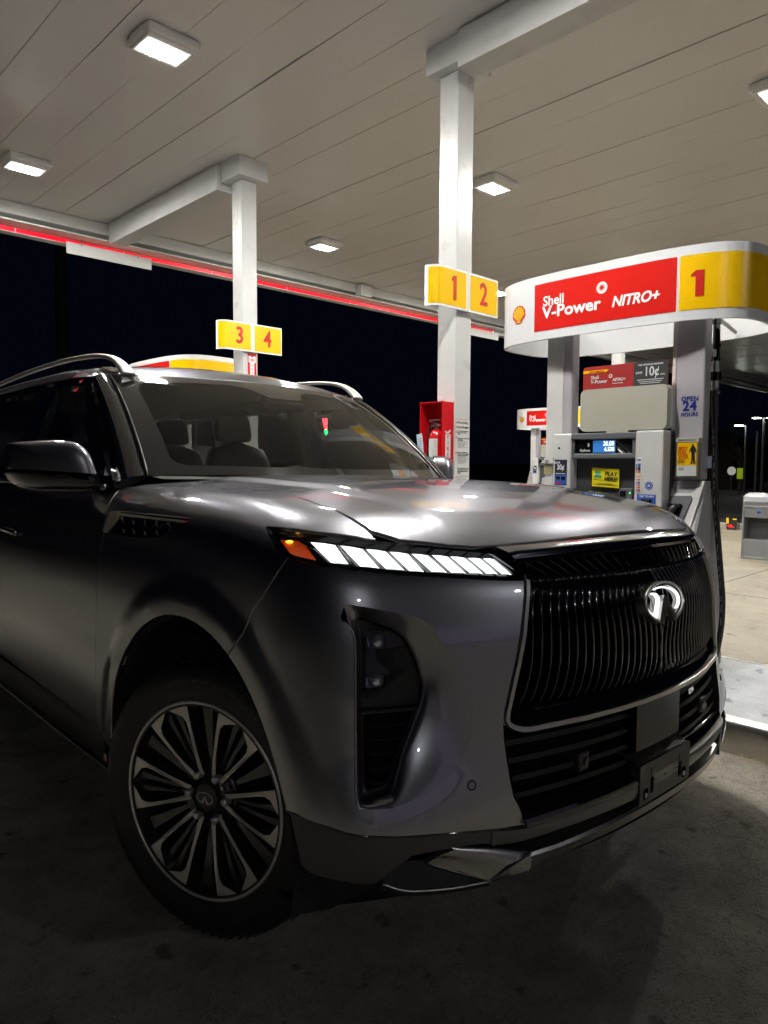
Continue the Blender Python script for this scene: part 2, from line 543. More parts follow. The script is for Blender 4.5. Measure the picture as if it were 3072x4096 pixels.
# ---- ceiling lights
def lamp_fixture(first=None):
    t = empty('ceiling_light')
    mb = MB()
    n = 4
    mb.box((0, 0, -.034), (.43, .38, .066), bevel=.02)
    mb.box((0, 0, -.072), (.40, .31, .030), bevel=.012)
    mb.build('housing', LAMPH, t)
    for sx in (-1, 1):
        mb = MB()
        mb.prism([(sx * .214, -.11)] + [(sx * (.225 if k % 2 else .216), -.11 + .011 * (k + .5)) for k in range(20)] + [(sx * .214, .11)], -.060, -.010)
        mb.build('cooling_fins', LAMPH, t)
    mb = MB()
    mb.box((-.01, 0, -.092), (.255, .16, .004), bevel=.0018)
    mb.build('lens', LENSW, t)
    mb = MB(); mb.box((-.01, 0, -.0885), (.35, .235, .004), bevel=.0018); mb.build('lens_rim', LENSF, t)
    return t
L0 = lamp_fixture()
LG = 'square flush lights under the canopy'
lamps = [
 (2.765, 5.27, 'large square ceiling light nearest the camera, top left'),
 (2.765, 8.36, 'small ceiling light at the left edge above the red strip'),
 (6.83, 8.26, 'ceiling light between the two columns'),
 (6.76, 5.15, 'ceiling light just right of the nearer column'),
 (6.80, 2.17, 'ceiling light cut off by the right edge of the picture'),
 (2.70, 2.2, 'ceiling light over the front of the car, above the picture'),
 (10.9, 2.2, 'ceiling light of the next lane, front row'),
 (10.9, 5.15, 'ceiling light of the next lane, middle row'),
 (10.9, 8.15, 'ceiling light of the next lane, back row'),
 (14.9, 2.2, 'ceiling light of the farthest lane, front row'),
 (14.9, 5.15, 'ceiling light of the farthest lane, middle row'),
 (14.9, 8.15, 'ceiling light of the farthest lane, back row'),
]
for i, (x, y, lab) in enumerate(lamps):
    o = L0 if i == 0 else copy_tree(L0)
    o.location = (x, y, HC - .002)
    tag(o, lab, 'light', LG)

# ---- back of the hanging clearance panels
def hang_panel(x0, x1, lab):
    t = empty('clearance_panel', ((x0 + x1) / 2, 9.87, 4.32), label=lab, cat='panel', group='blank white panels hanging under the canopy edge')
    w_ = (x1 - x0) / 2
    mb = MB(); mb.span((-w_, -.006, -.155), (w_, .006, .0), bevel=.003); mb.build('board', FASC, t)
    for sx in (-.66, .66):
        mb = MB(); mb.span((sx * w_ - .012, -.014, -.03), (sx * w_ + .012, -.006, .04)); mb.build('hanger', SATIN, t)
hang_panel(3.74, 4.935, 'blank white hanging panel under the red strip at the left')
hang_panel(12.0, 13.2, 'blank white hanging panel behind the 2 sign')

# ---- island
isl = empty('fuel_island', (4.2, 5.2, 0), label='long raised grey island edged with a stainless steel kerb', cat='island')
def rr(x0, x1, y0, y1, r, n=10):
    P = []
    for cx, cy, a0 in ((x1 - r, y1 - r, 0), (x0 + r, y1 - r, 90), (x0 + r, y0 + r, 180), (x1 - r, y0 + r, 270)):
        for k in range(n + 1):
            a = radians(a0 + 90 * k / n); P.append((cx + r * cos(a), cy + r * sin(a)))
    return P
def island(x0, x1, y0, y1, parent, ox=0, oy=0):
    mb = MB()
    prof = ((0, 0), (0, .125), (.004, .148), (.014, .163), (.03, .170), (.06, .171), (.062, .168))
    loops = []
    for d, z in prof:
        loops.append([(px, py, z) for px, py in rr(x0 + d, x1 - d, y0 + d, y1 - d, .56 - d, 14)])
    mb.loft(loops)
    W(mb.build('steel_edge', STEEL, smooth='auto'), parent)
    mb = MB()
    mb.prism(rr(x0 + .061, x1 - .061, y0 + .061, y1 - .061, .50, 14), .02, .169)
    W(mb.build('island_top', ISLT), parent)
island(3.60, 4.80, -.25, 10.2, isl)
isl2 = empty('fuel_island', (13.1, 5.2, 0), label='distant raised island beyond the next lane', cat='island')
island(12.75, 13.95, 7.2, 10.6, isl2)

# ---- shell emblem pieces (pecten): plane given by fn(x, y, lift)
def pecten(parent, fn, s, name='scallop_emblem'):
    pts = []
    n = 7
    for i in range(n * 4 + 1):
        t = i / (n * 4)
        a = radians(-28 + t * 236)
        bump = 1 + .035 * abs(sin(pi * n * t))
        pts.append((s * .52 * cos(a) * bump * 1.02, s * (.50 * sin(a) * bump + .06)))
    base = [(-.24 * s, -.46 * s), (.24 * s, -.46 * s)]
    out = pts + [(-.30 * s, -.30 * s), (-.22 * s, -.46 * s), (.22 * s, -.46 * s), (.30 * s, -.30 * s)]
    mb = MB()
    mb.prism(out, 0, .0015, fn=lambda p: fn(p[0], p[1], p[2]))
    mb.mi = 1
    for i in range(n):
        t0, t1 = (i + .10) / n, (i + .90) / n
        a0, a1 = radians(-14 + t0 * 208), radians(-14 + t1 * 208)
        am = (a0 + a1) / 2
        q = [(.05 * s * cos(am) , -.33 * s)]
        for a, rr_ in ((a0, .42), ((a0 + am) / 2, .455), (am, .465), ((a1 + am) / 2, .455), (a1, .42)):
            q.append((s * rr_ * cos(a) * 1.0, s * (rr_ * sin(a) + .055)))
        mb.prism(q, .0016, .0028, fn=lambda p: fn(p[0], p[1], p[2]))
    mb.prism([(-.17 * s, -.41 * s), (.17 * s, -.41 * s), (.13 * s, -.31 * s), (-.13 * s, -.31 * s)], .0016, .0028, fn=lambda p: fn(p[0], p[1], p[2]))
    return mb.build(name, [REDT, YEL], parent)

# ---- fuel pump.  local origin: centre of its oval sign on the ground; faces -X
BX, BY, BN = .45, .87, 3.4
def band_pt(t, off=0.0):
    """t angle; t=0 is the -X side middle, +t towards +Y"""
    c, s_ = cos(t), sin(t)
    r = (abs(c) ** BN + abs(s_) ** BN) ** (-1 / BN)
    return (-(BX + off) * r * c, (BY + off) * r * s_)
def band_x(dy, off=0.0):
    return -(BX + off) * max(0, 1 - abs(dy / (BY + off)) ** BN) ** (1 / BN)
def fuel_pump(num, lab):
    p = empty('fuel_pump', (0, 0, 0), label=lab, cat='fuel pump', group='white fuel pumps with oval signs')
    Z0, Z1 = 2.235, 2.655
    # oval sign band
    T = [2 * pi * i / 120 for i in range(120)]
    mb = MB()
    o_ = [band_pt(t) for t in T]; i_ = [band_pt(t, -.022) for t in T]
    mb.loft([[(a[0], a[1], Z0) for a in o_], [(a[0], a[1], Z1) for a in o_], [(a[0], a[1], Z1) for a in i_], [(a[0], a[1], Z0) for a in i_], [(a[0], a[1], Z0) for a in o_]])
    band = mb.build('sign_band', mat_band, p, smooth='auto')
    def patch(name, y0, y1, z0, z1, mt, lift=.0018):
        # y given from +y (left in view) to lower y; may run round the near end: use parameter t
        t0 = math.asin(1) ; n = 40
        ts = []
        def t_of(y):
            lo, hi = -pi / 2, pi / 2
            for _ in range(40):
                m_ = (lo + hi) / 2
                if band_pt(m_)[1] < y: lo = m_
                else: hi = m_
            return lo
        ta = t_of(y0); tb = t_of(y1) if y1 is not None else -pi / 2 - .55
        mb = MB()
        mb.loft([[(*band_pt(ta + (tb - ta) * k / n, lift), z0), (*band_pt(ta + (tb - ta) * k / n, lift), z1)] for k in range(n + 1)], closed=False)
        return mb.build(name, mt, band, smooth=True)
    patch('red_panel', .455, -.502, 2.292, 2.600, REDP)
    patch('yellow_panel', -.518, None, 2.292, 2.600, YEL)
    def on(y0, z0):
        def fn(q):
            y = y0 - q.x
            return Vector((band_x(y, .003 + max(q.z, 0)), y, z0 + q.y))
        return fn
    text('lettering', 'Shell', .088, None, WHT, band, bold=.020, align='LEFT', fn=on(.385, 2.478))
    text('lettering', 'V-Power', .106, None, WHT, band, bold=.026, align='LEFT', fn=on(.388, 2.404), spacing=1.0, width=1.12)
    text('lettering', 'NITRO+', .088, None, WHT, band, bold=.030, align='LEFT', shear=.25, fn=on(-.112, 2.398), spacing=.98, width=.93)
    if num == '1': one('numeral', .145, on(-.625, 2.437), REDT, band, w_=.30)
    else: text('numeral', num, .19, None, REDT, band, bold=.03, align='CENTER', fn=on(-.635, 2.437), width=1.0)
    def emfn(y0, z0):
        return lambda x, y, l: (band_x(y0 - x, .002 + l), y0 - x, z0 + y)
    pecten(band, emfn(.60, 2.425), .118)
    # starburst disc
    f = emfn(-.045, 2.500)
    mb = MB(); mb.prism([(.036 * cos(2 * pi * k / 28), .036 * sin(2 * pi * k / 28)) for k in range(28)], 0, .002, fn=lambda q: f(*q))
    mb.mi = 1
    for k in range(10):
        a = 2 * pi * k / 10
        mb.prism([(.012 * cos(a), .012 * sin(a)), (.031 * cos(a + .38), .031 * sin(a + .38)), (.012 * cos(a + .55), .012 * sin(a + .55))], .0021, .003, fn=lambda q: f(*q))
    mb.prism([(.013 * cos(2 * pi * k / 14), .013 * sin(2 * pi * k / 14)) for k in range(14)], .0021, .003, fn=lambda q: f(*q))
    mb.build('starburst', [WHT, REDT], band)
    mb = MB()
    for y in (.62, -.55):
        mb.tube([(-.37, y, 2.27), (.0, y, 2.33)], .012, 8)
        mb.tube([(.37, y, 2.27), (.0, y, 2.33)], .012, 8)
    mb.build('sign_brace', FASC, p)
    # pillars: front plane x=-.31 (world 4.25)
    def pillar(y0, y1, nm='pillar'):
        q = empty(nm, parent=p)
        mb = MB()
        mb.span((-.31, y0, 1.318), (-.215, y1, 2.48), bevel=.012)
        mb.span((-.26, y0 + .02, 1.28), (-.22, y1 - .02, 1.33))
        mb.build('upper_cover', PUMPG, q)
        return q
    qr = pillar(-.633, -.442)
    ql = pillar(.235, .425)
    # flat inner flank strips
    mb = MB(); mb.span((-.315, -.468, 1.62), (-.24, -.441, 2.40), bevel=.006); mb.build('flank_strip', PUMPW, qr)
    mb = MB(); mb.span((-.315, .30, 1.2), (-.305, .425, 2.42), bevel=.004); mb.build('flank_strip', PUMPW, ql)
    # lower boots, widening to the ground
    def boot(y0, y1, q):
        mb = MB()
        prof = [(-.31, 1.314), (-.33, 1.22), (-.38, 1.10), (-.44, .98), (-.46, .80), (-.46, 0.0), (.06, 0.0), (.03, .45), (-.06, .85), (-.14, 1.08), (-.215, 1.28), (-.215, 1.314)]
        loops = []
        for y, ins in ((y0, .012), (y0 + .012, 0), (y1 - .012, 0), (y1, .012)):
            cx = sum(a[0] for a in prof) / len(prof)
            loops.append([(x + (ins if x < cx else -ins), y, z) for x, z in prof])
        mb.loft(loops, caps=True)
        return mb.build('lower_cover', PUMPG, q)
    boot(-.655, -.43, qr); boot(.24, .46, ql)
    # white nozzle surround, dark boot and nozzle on the right pillar (sloping face)
    sl = Vector((-.13, 0, -.335)).normalized()
    O = Vector((-.334, 0, 1.20))
    def slope(u, v, w_):   # u: world -y offset from -.54, v up the slope, w outwards
        n = Vector((sl.z, 0, -sl.x)); n = -n if n.x > 0 else n
        b = O - sl * v + n * w_
        return (b.x, -.54 - u, b.z)
    mb = MB()
    sur = [(-.115, .115), (-.12, .02), (-.135, -.10), (-.16, -.22), (.075, -.24), (.10, -.02), (.115, .115), (.085, .115), (.07, .055), (.045, .035), (-.045, .035), (-.065, .055), (-.085, .115)]
    mb.prism(sur, .0, .022, fn=lambda q: slope(*q))
    mb.build('nozzle_surround', PUMPW, qr)
    mb = MB()
    ring = [(-.075, .012), (.058, .018), (.066, .004), (.034, -.135), (.02, -.15), (-.105, -.15), (-.115, -.135), (-.088, -.0)]
    mb.prism(ring, .0225, .034, fn=lambda q: slope(*q))
    mb.build('nozzle_boot', PUMPM, qr)
    mb = MB()
    hole = [(-.052, -.035), (.012, -.035), (.024, -.048), (.012, -.115), (-.004, -.128), (-.066, -.128), (-.078, -.115), (-.066, -.048)]
    mb.prism(hole, .0345, .036, fn=lambda q: slope(*q))
    mb.build('boot_recess', DEEP, qr)
    mb = MB()
    a, b = slope(-.05, -.115, .05), slope(.01, -.06, .085)
    mb.tube([slope(-.045, -.16, .045), slope(-.04, -.11, .06), slope(-.02, -.07, .062), slope(.0, -.05, .045)], [.018, .022, .02, .014], 10)
    mb.tube([slope(-.07, -.15, .05), slope(-.068, -.10, .085), slope(-.04, -.07, .08)], .007, 8)
    mb.build('nozzle', RUB, qr, smooth=True)
    # cabinet
    cab = empty('cabinet', parent=p)
    X = -.46
    mb = MB()
    mb.span((X + .02, .140, .165), (.14, .268, 1.604), bevel=.008)
    mb.span((X, .142, .30), (X + .06, .272, 1.607), bevel=.008)
    mb.span((X, -.470, .30), (X + .10, -.296, 1.612), bevel=.008)
    mb.build('side_panel', PUMPW, cab)
    mb = MB()
    mb.span((X + .10, -.470, .165), (.14, -.30, 1.609), bevel=.004)
    mb.span((X + .075, -.30, .165), (.14, .145, 1.47))
    mb.span((X + .03, -.30, .165), (.1, .145, 1.08), bevel=.006)
    mb.build('cabinet_body', PUMPD, cab)
    mb = MB()
    mb.span((X + .002, -.298, 1.566), (.1, .144, 1.606), bevel=.006)
    mb.span((X + .012, -.298, 1.443), (.05, .144, 1.478), bevel=.008)
    mb.span((X + .012, -.298, 1.47), (X + .05, -.272, 1.57)); mb.span((X + .012, .124, 1.47), (X + .05, .144, 1.57))
    mb.build('display_bezel', PUMPM, cab)
    mb = MB(); mb.span((X + .020, -.272, 1.478), (X + .04, .124, 1.567)); dp = mb.build('display_panel', GLOSSB, cab)
    mb = MB(); mb.span((X + .0165, -.156, 1.483), (X + .0195, -.006, 1.558)); mb.build('screen', SCRN, dp)
    FX = lambda y, z, x=X: frame((x, y, z), (0, -1, 0), (0, 0, 1))
    text('screen_digits', '20.00', .041, FX(-.112, 1.538, X + .0155), SCRT, dp, bold=.012, width=.82)
    text('screen_digits', '6.538', .036, FX(-.118, 1.503, X + .0155), SCRT, dp, bold=.01, width=.82)
    text('panel_text', '$', .03, FX(.028, 1.532, X + .0195), LABEL, dp, bold=.01)
    text('panel_text', 'Gallons', .024, FX(.052, 1.497, X + .0195), LABEL, dp, bold=.006)
    # keypad
    mb = MB(); mb.span((X + .016, -.275, 1.19), (X + .075, -.19, 1.262), bevel=.004); mb.build('card_reader', PUMPM, cab)
    mb = MB(); mb.span((X + .012, -.235, 1.215), (X + .017, -.198, 1.248)); mb.build('card_slot', DEEP, cab)
    mb = MB(); mb.ball((X + .014, -.262, 1.236), (.004, .0045, .0045), 6); mb.build('indicator_lamp', LGRN, cab)
    mb = MB(); mb.span((X + .02, -.16, 1.1), (X + .03, .0, 1.22), bevel=.004); mb.build('keypad', PUMPM, cab)
    # stickers
    def stick(name, y0, y1, z0, z1, mt, lift=.0015, tilt=0, x=X, parent=cab):
        mb = MB(); mb.span((x - lift, y0, z0), (x + .001, y1, z1)); o = mb.build(name, mt, parent); return o
    stick('white_label', .225, .262, 1.548, 1.572, LABEL)
    mb = MB(); mb.tube([(X - .002, .228, 1.513), (X + .01, .228, 1.513)], .008, 14); mb.build('lock', DEEP, cab)
    s1 = stick('price_sticker', .168, .258, 1.272, 1.438, STKDK)
    text('sticker_text', 'SAVE', .020, FX(.240, 1.418, X - .002), WHT, s1, bold=.012)
    text('sticker_text', '30¢', .048, FX(.214, 1.388, X - .002), WHT, s1, bold=.018, width=.8)
    mb = MB(); mb.span((X - .0025, .18, 1.345), (X - .0016, .25, 1.350)); mb.build('sticker_rule', LABEL, s1)
    mb = MB(); mb.span((X - .0025, .172, 1.276), (X - .0016, .254, 1.338)); mb.build('sticker_panel', STKBLU, s1)
    mb = MB(); mb.span((X - .0035, .216, 1.306), (X - .0026, .246, 1.328)); mb.span((X - .0035, .178, 1.306), (X - .0026, .208, 1.328)); mb.build('sticker_cards', GLOSSB, s1)
    mb = MB(); mb.span((X - .0035, .205, 1.282), (X - .0026, .25, 1.292)); mb.build('sticker_band', REDP, s1)
    # play here
    s2 = empty('lottery_sign', (X + .055, -.076, 1.325), parent=cab); s2.rotation_euler = (radians(3), radians(-6), 0)
    mb = MB(); mb.span((-.001, -.093, -.06), (.001, .093, .06)); mb.build('card', PLAYY, s2)
    G2 = lambda y, z: frame((-.0025, y, z), (0, -1, 0), (0, 0, 1))
    text('sign_text', 'PLAY', .036, G2(-.036, .026), BLK, s2, bold=.02, shear=.2)
    text('sign_text', 'HERE!', .036, G2(-.036, -.008), BLK, s2, bold=.02, shear=.2)
    mb = MB(); mb.prism([(-.026, -.004), (.026, -.004), (.026, .010), (.018, .010), (.014, .03), (.020, .03), (.020, .040), (-.020, .040), (-.020, .03), (-.014, .03), (-.018, .010), (-.026, .010)], .0012, .002, fn=lambda q: (-q[2], .052 - q[0], q[1]))
    mb.build('keystone_mark', STKGRN, s2)
    text('sign_text', 'LOTTERY', .0115, G2(.052, .018), WHT, s2, bold=.01)
    mb = MB()
    mb.span((-.002, -.085, -.047), (-.0012, .085, -.044)); mb.span((-.002, -.055, -.040), (-.0012, .055, -.037)); mb.span((-.002, .02, -.018), (-.0012, .085, -.015))
    mb.build('fine_print', BLK, s2)
    # right panel stickers
    s3 = stick('payment_stickers', -.340, -.304, 1.24, 1.455, LABEL)
    for (z, mt, h) in ((1.437, STKBLU, .010), (1.405, STKBLU, .02), (1.385, BLK, .022), (1.366, ORNG, .014), (1.338, YEL, .012), (1.318, ORNG, .008), (1.300, STKBLU, .009), (1.286, REDP, .007), (1.272, REDP, .008), (1.256, BLK, .008), (1.245, REDP, .006)):
        mb = MB(); mb.span((X - .0028, -.334, z - h / 2), (X - .0016, -.318, z + h / 2)); mb.span((X - .0028, -.314, z - h / 2 + .001), (X - .0016, -.307, z + h / 2 - .002)); mb.build('logo_patch', mt, s3)
    mb = MB(); mb.prism([(.024 * cos(2 * pi * k / 24), .024 * sin(2 * pi * k / 24)) for k in range(24)], 0, .0015, fn=lambda q: (X - q[2], -.388 - q[0], 1.284 + q[1])); s4 = mb.build('round_seal', STKBLU, cab)
    mb = MB()
    for r_ in (.017, .0185):
        pass
    mb.lathe([(.0165, 0), (.0165, .0008), (.0178, .0008), (.0178, 0)], lambda q: (X - .0016 - q[2], -.388 - q[0], 1.284 + q[1]), 28, close=True)
    mb.span((X - .0024, -.396, 1.279), (X - .0016, -.380, 1.284)); mb.span((X - .0024, -.391, 1.285), (X - .0016, -.385, 1.292))
    mb.build('seal_mark', WHT, s4)
    s5 = stick('tap_reader', -.432, -.316, 1.10, 1.232, STKBLU, lift=.003)
    text('sticker_text', 'TAP TO PAY', .0165, FX(-.378, 1.219, X - .0035), WHT, s5, bold=.012)
    mb = MB(); mb.span((X - .006, -.41, 1.11), (X - .003, -.345, 1.204), bevel=.001); mb.build('reader_pad', GLOSSB, s5)
    # topper: advert board and blank cream box
    mb = MB()
    ad = rr(-.455 + .0, .10, 1.80, 2.028, .02, 4)
    mb.prism(ad, -.40, -.392, fn=lambda q: (q[2], q[0], q[1])); a_ = mb.build('advert_board', mat_adred, cab)
    mb = MB(); mb.prism([(-.453, 1.82), (-.243, 1.82), (-.243, 2.027), (-.440, 2.027), (-.453, 2.014)], -.4015, -.3995, fn=lambda q: (q[2], q[0], q[1])); mb.build('advert_dark_half', mat_addk, a_)
    FA = lambda y, z: frame((-.402, y, z), (0, -1, 0), (0, 0, 1))
    mb = MB(); mb.prism([(.100, 1.985), (-.06, 1.985), (-.075, 2.003), (.100, 2.003)], -.4015, -.3995, fn=lambda q: (q[2], q[0], q[1])); mb.build('advert_stripe', YEL, a_)
    text('advert_text', 'NEW & IMPROVED', .0125, frame((-.4035, .005, 1.994), (0, -1, 0), (0, 0, 1)), REDT, a_, bold=.01)
    text('advert_text', 'Shell', .030, FA(.045, 1.958), LABEL, a_, bold=.012, align='LEFT')
    text('advert_text', 'V-Power', .034, FA(.045, 1.930), LABEL, a_, bold=.015, align='LEFT', width=.93)
    text('advert_text', 'NITRO+', .027, FA(-.105, 1.934), LABEL, a_, bold=.015, align='LEFT', shear=.25, width=.86)
    text('advert_text', 'Premium Gasoline', .0095, FA(-.105, 1.913), LABEL, a_, bold=.01, align='LEFT')
    mb = MB(); mb.lathe([(.007, 0), (.007, .001), (.012, .001), (.012, 0)], lambda q: (-.4005 - q[2], -.09 - q[0], 1.960 + q[1]), 20, close=True); mb.build('advert_disc', LABEL, a_)
    text('advert_text', "FUEL REWARDS MEMBERS", .0135, FA(-.348, 2.008), LABEL, a_, bold=.015, shear=.15)
    text('advert_text', '10¢', .078, FA(-.355, 1.965), LABEL, a_, bold=.01, width=.85)
    text('advert_text', 'SAVE', .0185, FA(-.276, 1.962), LABEL, a_, bold=.012, shear=.2)
    text('advert_text', '/GAL', .013, FA(-.425, 1.945), LABEL, a_, bold=.012)
    mb = MB(); mb.span((-.4022, -.43, 1.917), (-.4016, -.265, 1.921)); mb.span((-.4022, -.42, 1.906), (-.4016, -.275, 1.909)); mb.span((-.4022, -.41, 1.896), (-.4016, -.285, 1.899)); mb.build('fine_print', LABEL, a_)
    for d, (x0_, x1_) in enumerate(((-.43, -.385), (-.385, -.34))):
        mb = MB(); mb.prism(rr(-.470 + .006 * d, .098 - .006 * d, 1.618 + .004 * d, 1.882 + .003 * d, .035, 6), x0_, x1_, fn=lambda q: (q[2], q[0], q[1]))
        if d == 0: bx = mb.build('blank_display_box', CREAM, cab)
        else: mb.build('box_rim', PUMPW, bx)
    mb = MB(); mb.span((-.436, -.235, 1.606), (-.40, -.09, 1.622)); mb.build('box_foot', CREAM, cab)
    # leaflet holder on the right pillar
    lh = empty('leaflet_holder', (-.345, -.565, 1.45), parent=qr)
    mb = MB(); mb.span((-.012, -.064, -.112), (.035, .064, .095), bevel=.003); mb.build('holder_case', clearp, lh)
    mb = MB(); mb.span((-.016, -.067, .090), (.035, .067, .117), bevel=.003); mb.build('holder_lid', CREAM, lh)
    mb = MB(); mb.span((-.0145, -.056, -.106), (-.013, .056, .088)); lf = mb.build('leaflet', YEL, lh)
    LF = lambda y, z: frame((-.0152, y, z), (0, -1, 0), (0, 0, 1))
    mb = MB(); mb.span((-.0152, -.056, -.106), (-.0146, .056, -.045)); mb.build('leaflet_foot', LABEL, lf)
    text('leaflet_text', 'BEST', .030, LF(.022, .052), REDT, lf, bold=.012, width=.85)
    text('leaflet_text', 'FUEL', .030, LF(.024, .028), REDT, lf, bold=.012, width=.85)
    text('leaflet_text', 'EVER', .030, LF(.018, .004), REDT, lf, bold=.012, width=.85)
    text('leaflet_text', 'Fill here for Shell Application', .0085, frame((-.0165, 0, .104), (0, -1, 0), (0, 0, 1)), BLK, lh, bold=.008)
    mb = MB()
    for k in range(3): mb.span((-.0154, .012, -.014 - .008 * k), (-.0146, .048, -.011 - .008 * k))
    for k in range(2): mb.span((-.0158, .014, -.062 - .01 * k), (-.0152, .046, -.058 - .01 * k))
    mb.build('leaflet_print', BLK, lf)
    fg = [(-.006, .078), (.004, .078), (.006, .068), (.012, .062), (.020, .05), (.022, .030), (.016, .028), (.014, .045), (.012, .02), (.014, -.01), (.016, -.036), (.006, -.036), (.003, -.008), (-.001, -.036), (-.010, -.036), (-.006, -.01), (-.006, .02), (-.012, .045), (-.016, .028), (-.020, .034), (-.014, .058), (-.006, .064)]
    mb = MB(); mb.prism(fg, .0, .0008, fn=lambda q: (-.0148 - q[2], -.034 - q[0], q[1])); mb.build('leaflet_figure', STKDK, lf)
    # pillar lettering
    PX = -.3115
    text('pillar_text', 'OPEN', .040, frame((PX, -.552, 1.796), (0, -1, 0), (0, 0, 1)), BLUT, qr, bold=.028, width=.92, spacing=1.12)
    text('pillar_text', '24', .078, frame((PX, -.552, 1.752), (0, -1, 0), (0, 0, 1)), BLUT, qr, bold=.036, width=1.0, spacing=1.1)
    text('pillar_text', 'HOURS', .032, frame((PX, -.552, 1.704), (0, -1, 0), (0, 0, 1)), BLUT, qr, bold=.030, width=.90, spacing=1.12)
    # hose with its fittings
    h = empty('hose', parent=p)
    hp = [(-.18, -.640, 2.30), (-.18, -.640, 2.12), (-.18, -.642, 1.90), (-.18, -.652, 1.57), (-.18, -.667, 1.245), (-.18, -.684, 1.05), (-.18, -.706, .85), (-.18, -.728, .65), (-.18, -.733, .55), (-.18, -.730, .447), (-.185, -.718, .335), (-.20, -.70, .25), (-.25, -.66, .19), (-.34, -.60, .22), (-.42, -.56, .40), (-.45, -.53, .7), (-.43, -.505, .95)]
    def cr(P, k=5):
        out = []
        for i in range(len(P) - 1):
            a, b, c, d = (Vector(P[max(i - 1, 0)]), Vector(P[i]), Vector(P[i + 1]), Vector(P[min(i + 2, len(P) - 1)]))
            for j in range(k):
                t = j / k
                out.append(.5 * ((2 * b) + (c - a) * t + (2 * a - 5 * b + 4 * c - d) * t * t + (3 * b - a - 3 * c + d) * t ** 3))
        out.append(Vector(P[-1])); return out
    mb = MB(); mb.tube(cr(hp), .0165, 14, up=Vector((1, 0, 0))); mb.build('hose_line', RUB, h, smooth=True)
    mb = MB()
    for z0, z1, r_ in ((2.02, 2.25, .021), (2.235, 2.262, .027), (2.10, 2.118, .026), (2.02, 2.035, .026), (1.905, 1.955, .034)):
        mb.tube([(-.18, -.641, z0), (-.18, -.641, z1)], r_, 14)
    mb.build('swivel', GLOSSB, h, smooth='auto')
    mb = MB()
    for z0, z1, r_ in ((1.955, 2.005, .026), (1.85, 1.905, .025), (1.98, 2.02, .02)):
        mb.tube([(-.18, -.642, z0), (-.18, -.642, z1)], r_, 14)
    mb.build('breakaway_coupling', SATIN, h, smooth='auto')
    mb = MB()
    for z0, z1, r_ in ((1.70, 1.84, .0215), (1.83, 1.86, .024)):
        mb.tube([(-.18, -.6475, z0), (-.18, -.643, z1)], r_, 14)
    mb.build('hose_cuff', RUB, h, smooth='auto')
    mb = MB(); mb.span((-.206, -.652, 2.045), (-.200, -.634, 2.085)); mb.build('tag', LABEL, h)
    mb = MB()
    rng = random.Random(4)
    zz = 1.62
    while zz > .42:
        L_ = rng.uniform(.012, .05)
        t = (1.9 - zz) / 1.35
        y = np.interp(-zz, [-1.9, -1.57, -1.245, -1.05, -.85, -.65, -.55, -.447], [-.642, -.652, -.667, -.684, -.706, -.728, -.733, -.730])
        mb.span((-.1975, y - .0022, zz - L_), (-.1955, y + .0022, zz)); zz -= L_ + rng.uniform(.006, .05)
    mb.build('hose_print', SATIN, h)
    return p
mat_band = mat('sign_band_white', (.66, .66, .67), .25, vary=(3, .04))
mat_adred = mat('advert_red', srgb(150, 32, 30), .5)
mat_addk = mat('advert_charcoal', srgb(52, 54, 56), .45)
clearp = mat('yellowed_clear_plastic', (.42, .38, .22), .3, alpha=.55)
p1 = fuel_pump('1', 'white pump at the right with a red V-Power sign and yellow number 1')
p1.location = (4.56, 2.33, .169)
for ch in list(p1.children): pass
# the pump stands on the island (0.169) while its heights were taken from the road
for ch in COL.objects:
    if ch.parent == p1: ch.location.z -= .169
p3 = copy_tree(p1); p3.location = (4.56, 8.36, .169)
tag(p3, 'pump behind the car, only the top of its oval sign showing over the roof')
p5 = copy_tree(p1); p5.location = (13.45, 8.48, .10)
tag(p5, 'small distant pump between the column and the large pump')

# ---- squeegee / wash unit left of the pump
q = empty('squeegee_bucket', (4.26, 2.72, 1.16), label='small cream squeegee bucket with white lid left of the pump cabinet', cat='bucket')
mb = MB(); mb.prism(rr(-.045, .045, -.04, .04, .012, 3), .18, .262, fn=lambda s: (s[0] * (.85 + .6 * (s[2] - .18)), s[1] * (.85 + .6 * (s[2] - .18)), s[2])); mb.build('tank', clearp, q)
mb = MB(); mb.prism(rr(-.052, .052, -.046, .046, .012, 3), .255, .275); mb.prism(rr(-.04, .04, -.034, .034, .01, 3), .275, .292); mb.build('lid', PUMPW, q)
mb = MB(); mb.span((-.03, -.03, .0), (.03, .03, .18), bevel=.006); mb.build('stand', PUMPW, q)
mb = MB(); mb.tube([(-.0535, .0, .270), (-.050, .0, .270)], .010, 12); mb.build('knob', SATIN, q)

# ---- fire extinguisher cabinet on the column
fc = empty('extinguisher_cabinet', (4.315, 3.82, 1.2), label='open red FIRE extinguisher cabinet fixed to the nearer column', cat='cabinet')
X0, X1, Y0_, Y1_ = -.070, .068, -.120, .118
mb = MB()
mb.span((X0, Y0_, 0), (X1, Y0_ + .005, .694)); mb.span((X0, Y1_ - .005, 0), (X1, Y1_, .694))
mb.span((X1 - .005, Y0_ + .006, .0), (X1, Y1_ - .006, .69)); mb.span((X0, Y0_ + .006, .688), (X1 - .006, Y1_ - .006, .694)); mb.span((X0, Y0_ + .006, 0), (X1 - .006, Y1_ - .006, .006))
mb.span((X0 - .003, Y0_ - .003, .690), (X0 + .012, Y0_ + .02, .698)); mb.span((X0 - .003, Y1_ - .02, .690), (X0 + .012, Y1_ + .003, .698))
mb.build('case', CABRED, fc)
FY = lambda x, z: frame((x, Y0_ - .0022, z), (1, 0, 0), (0, 0, 1))
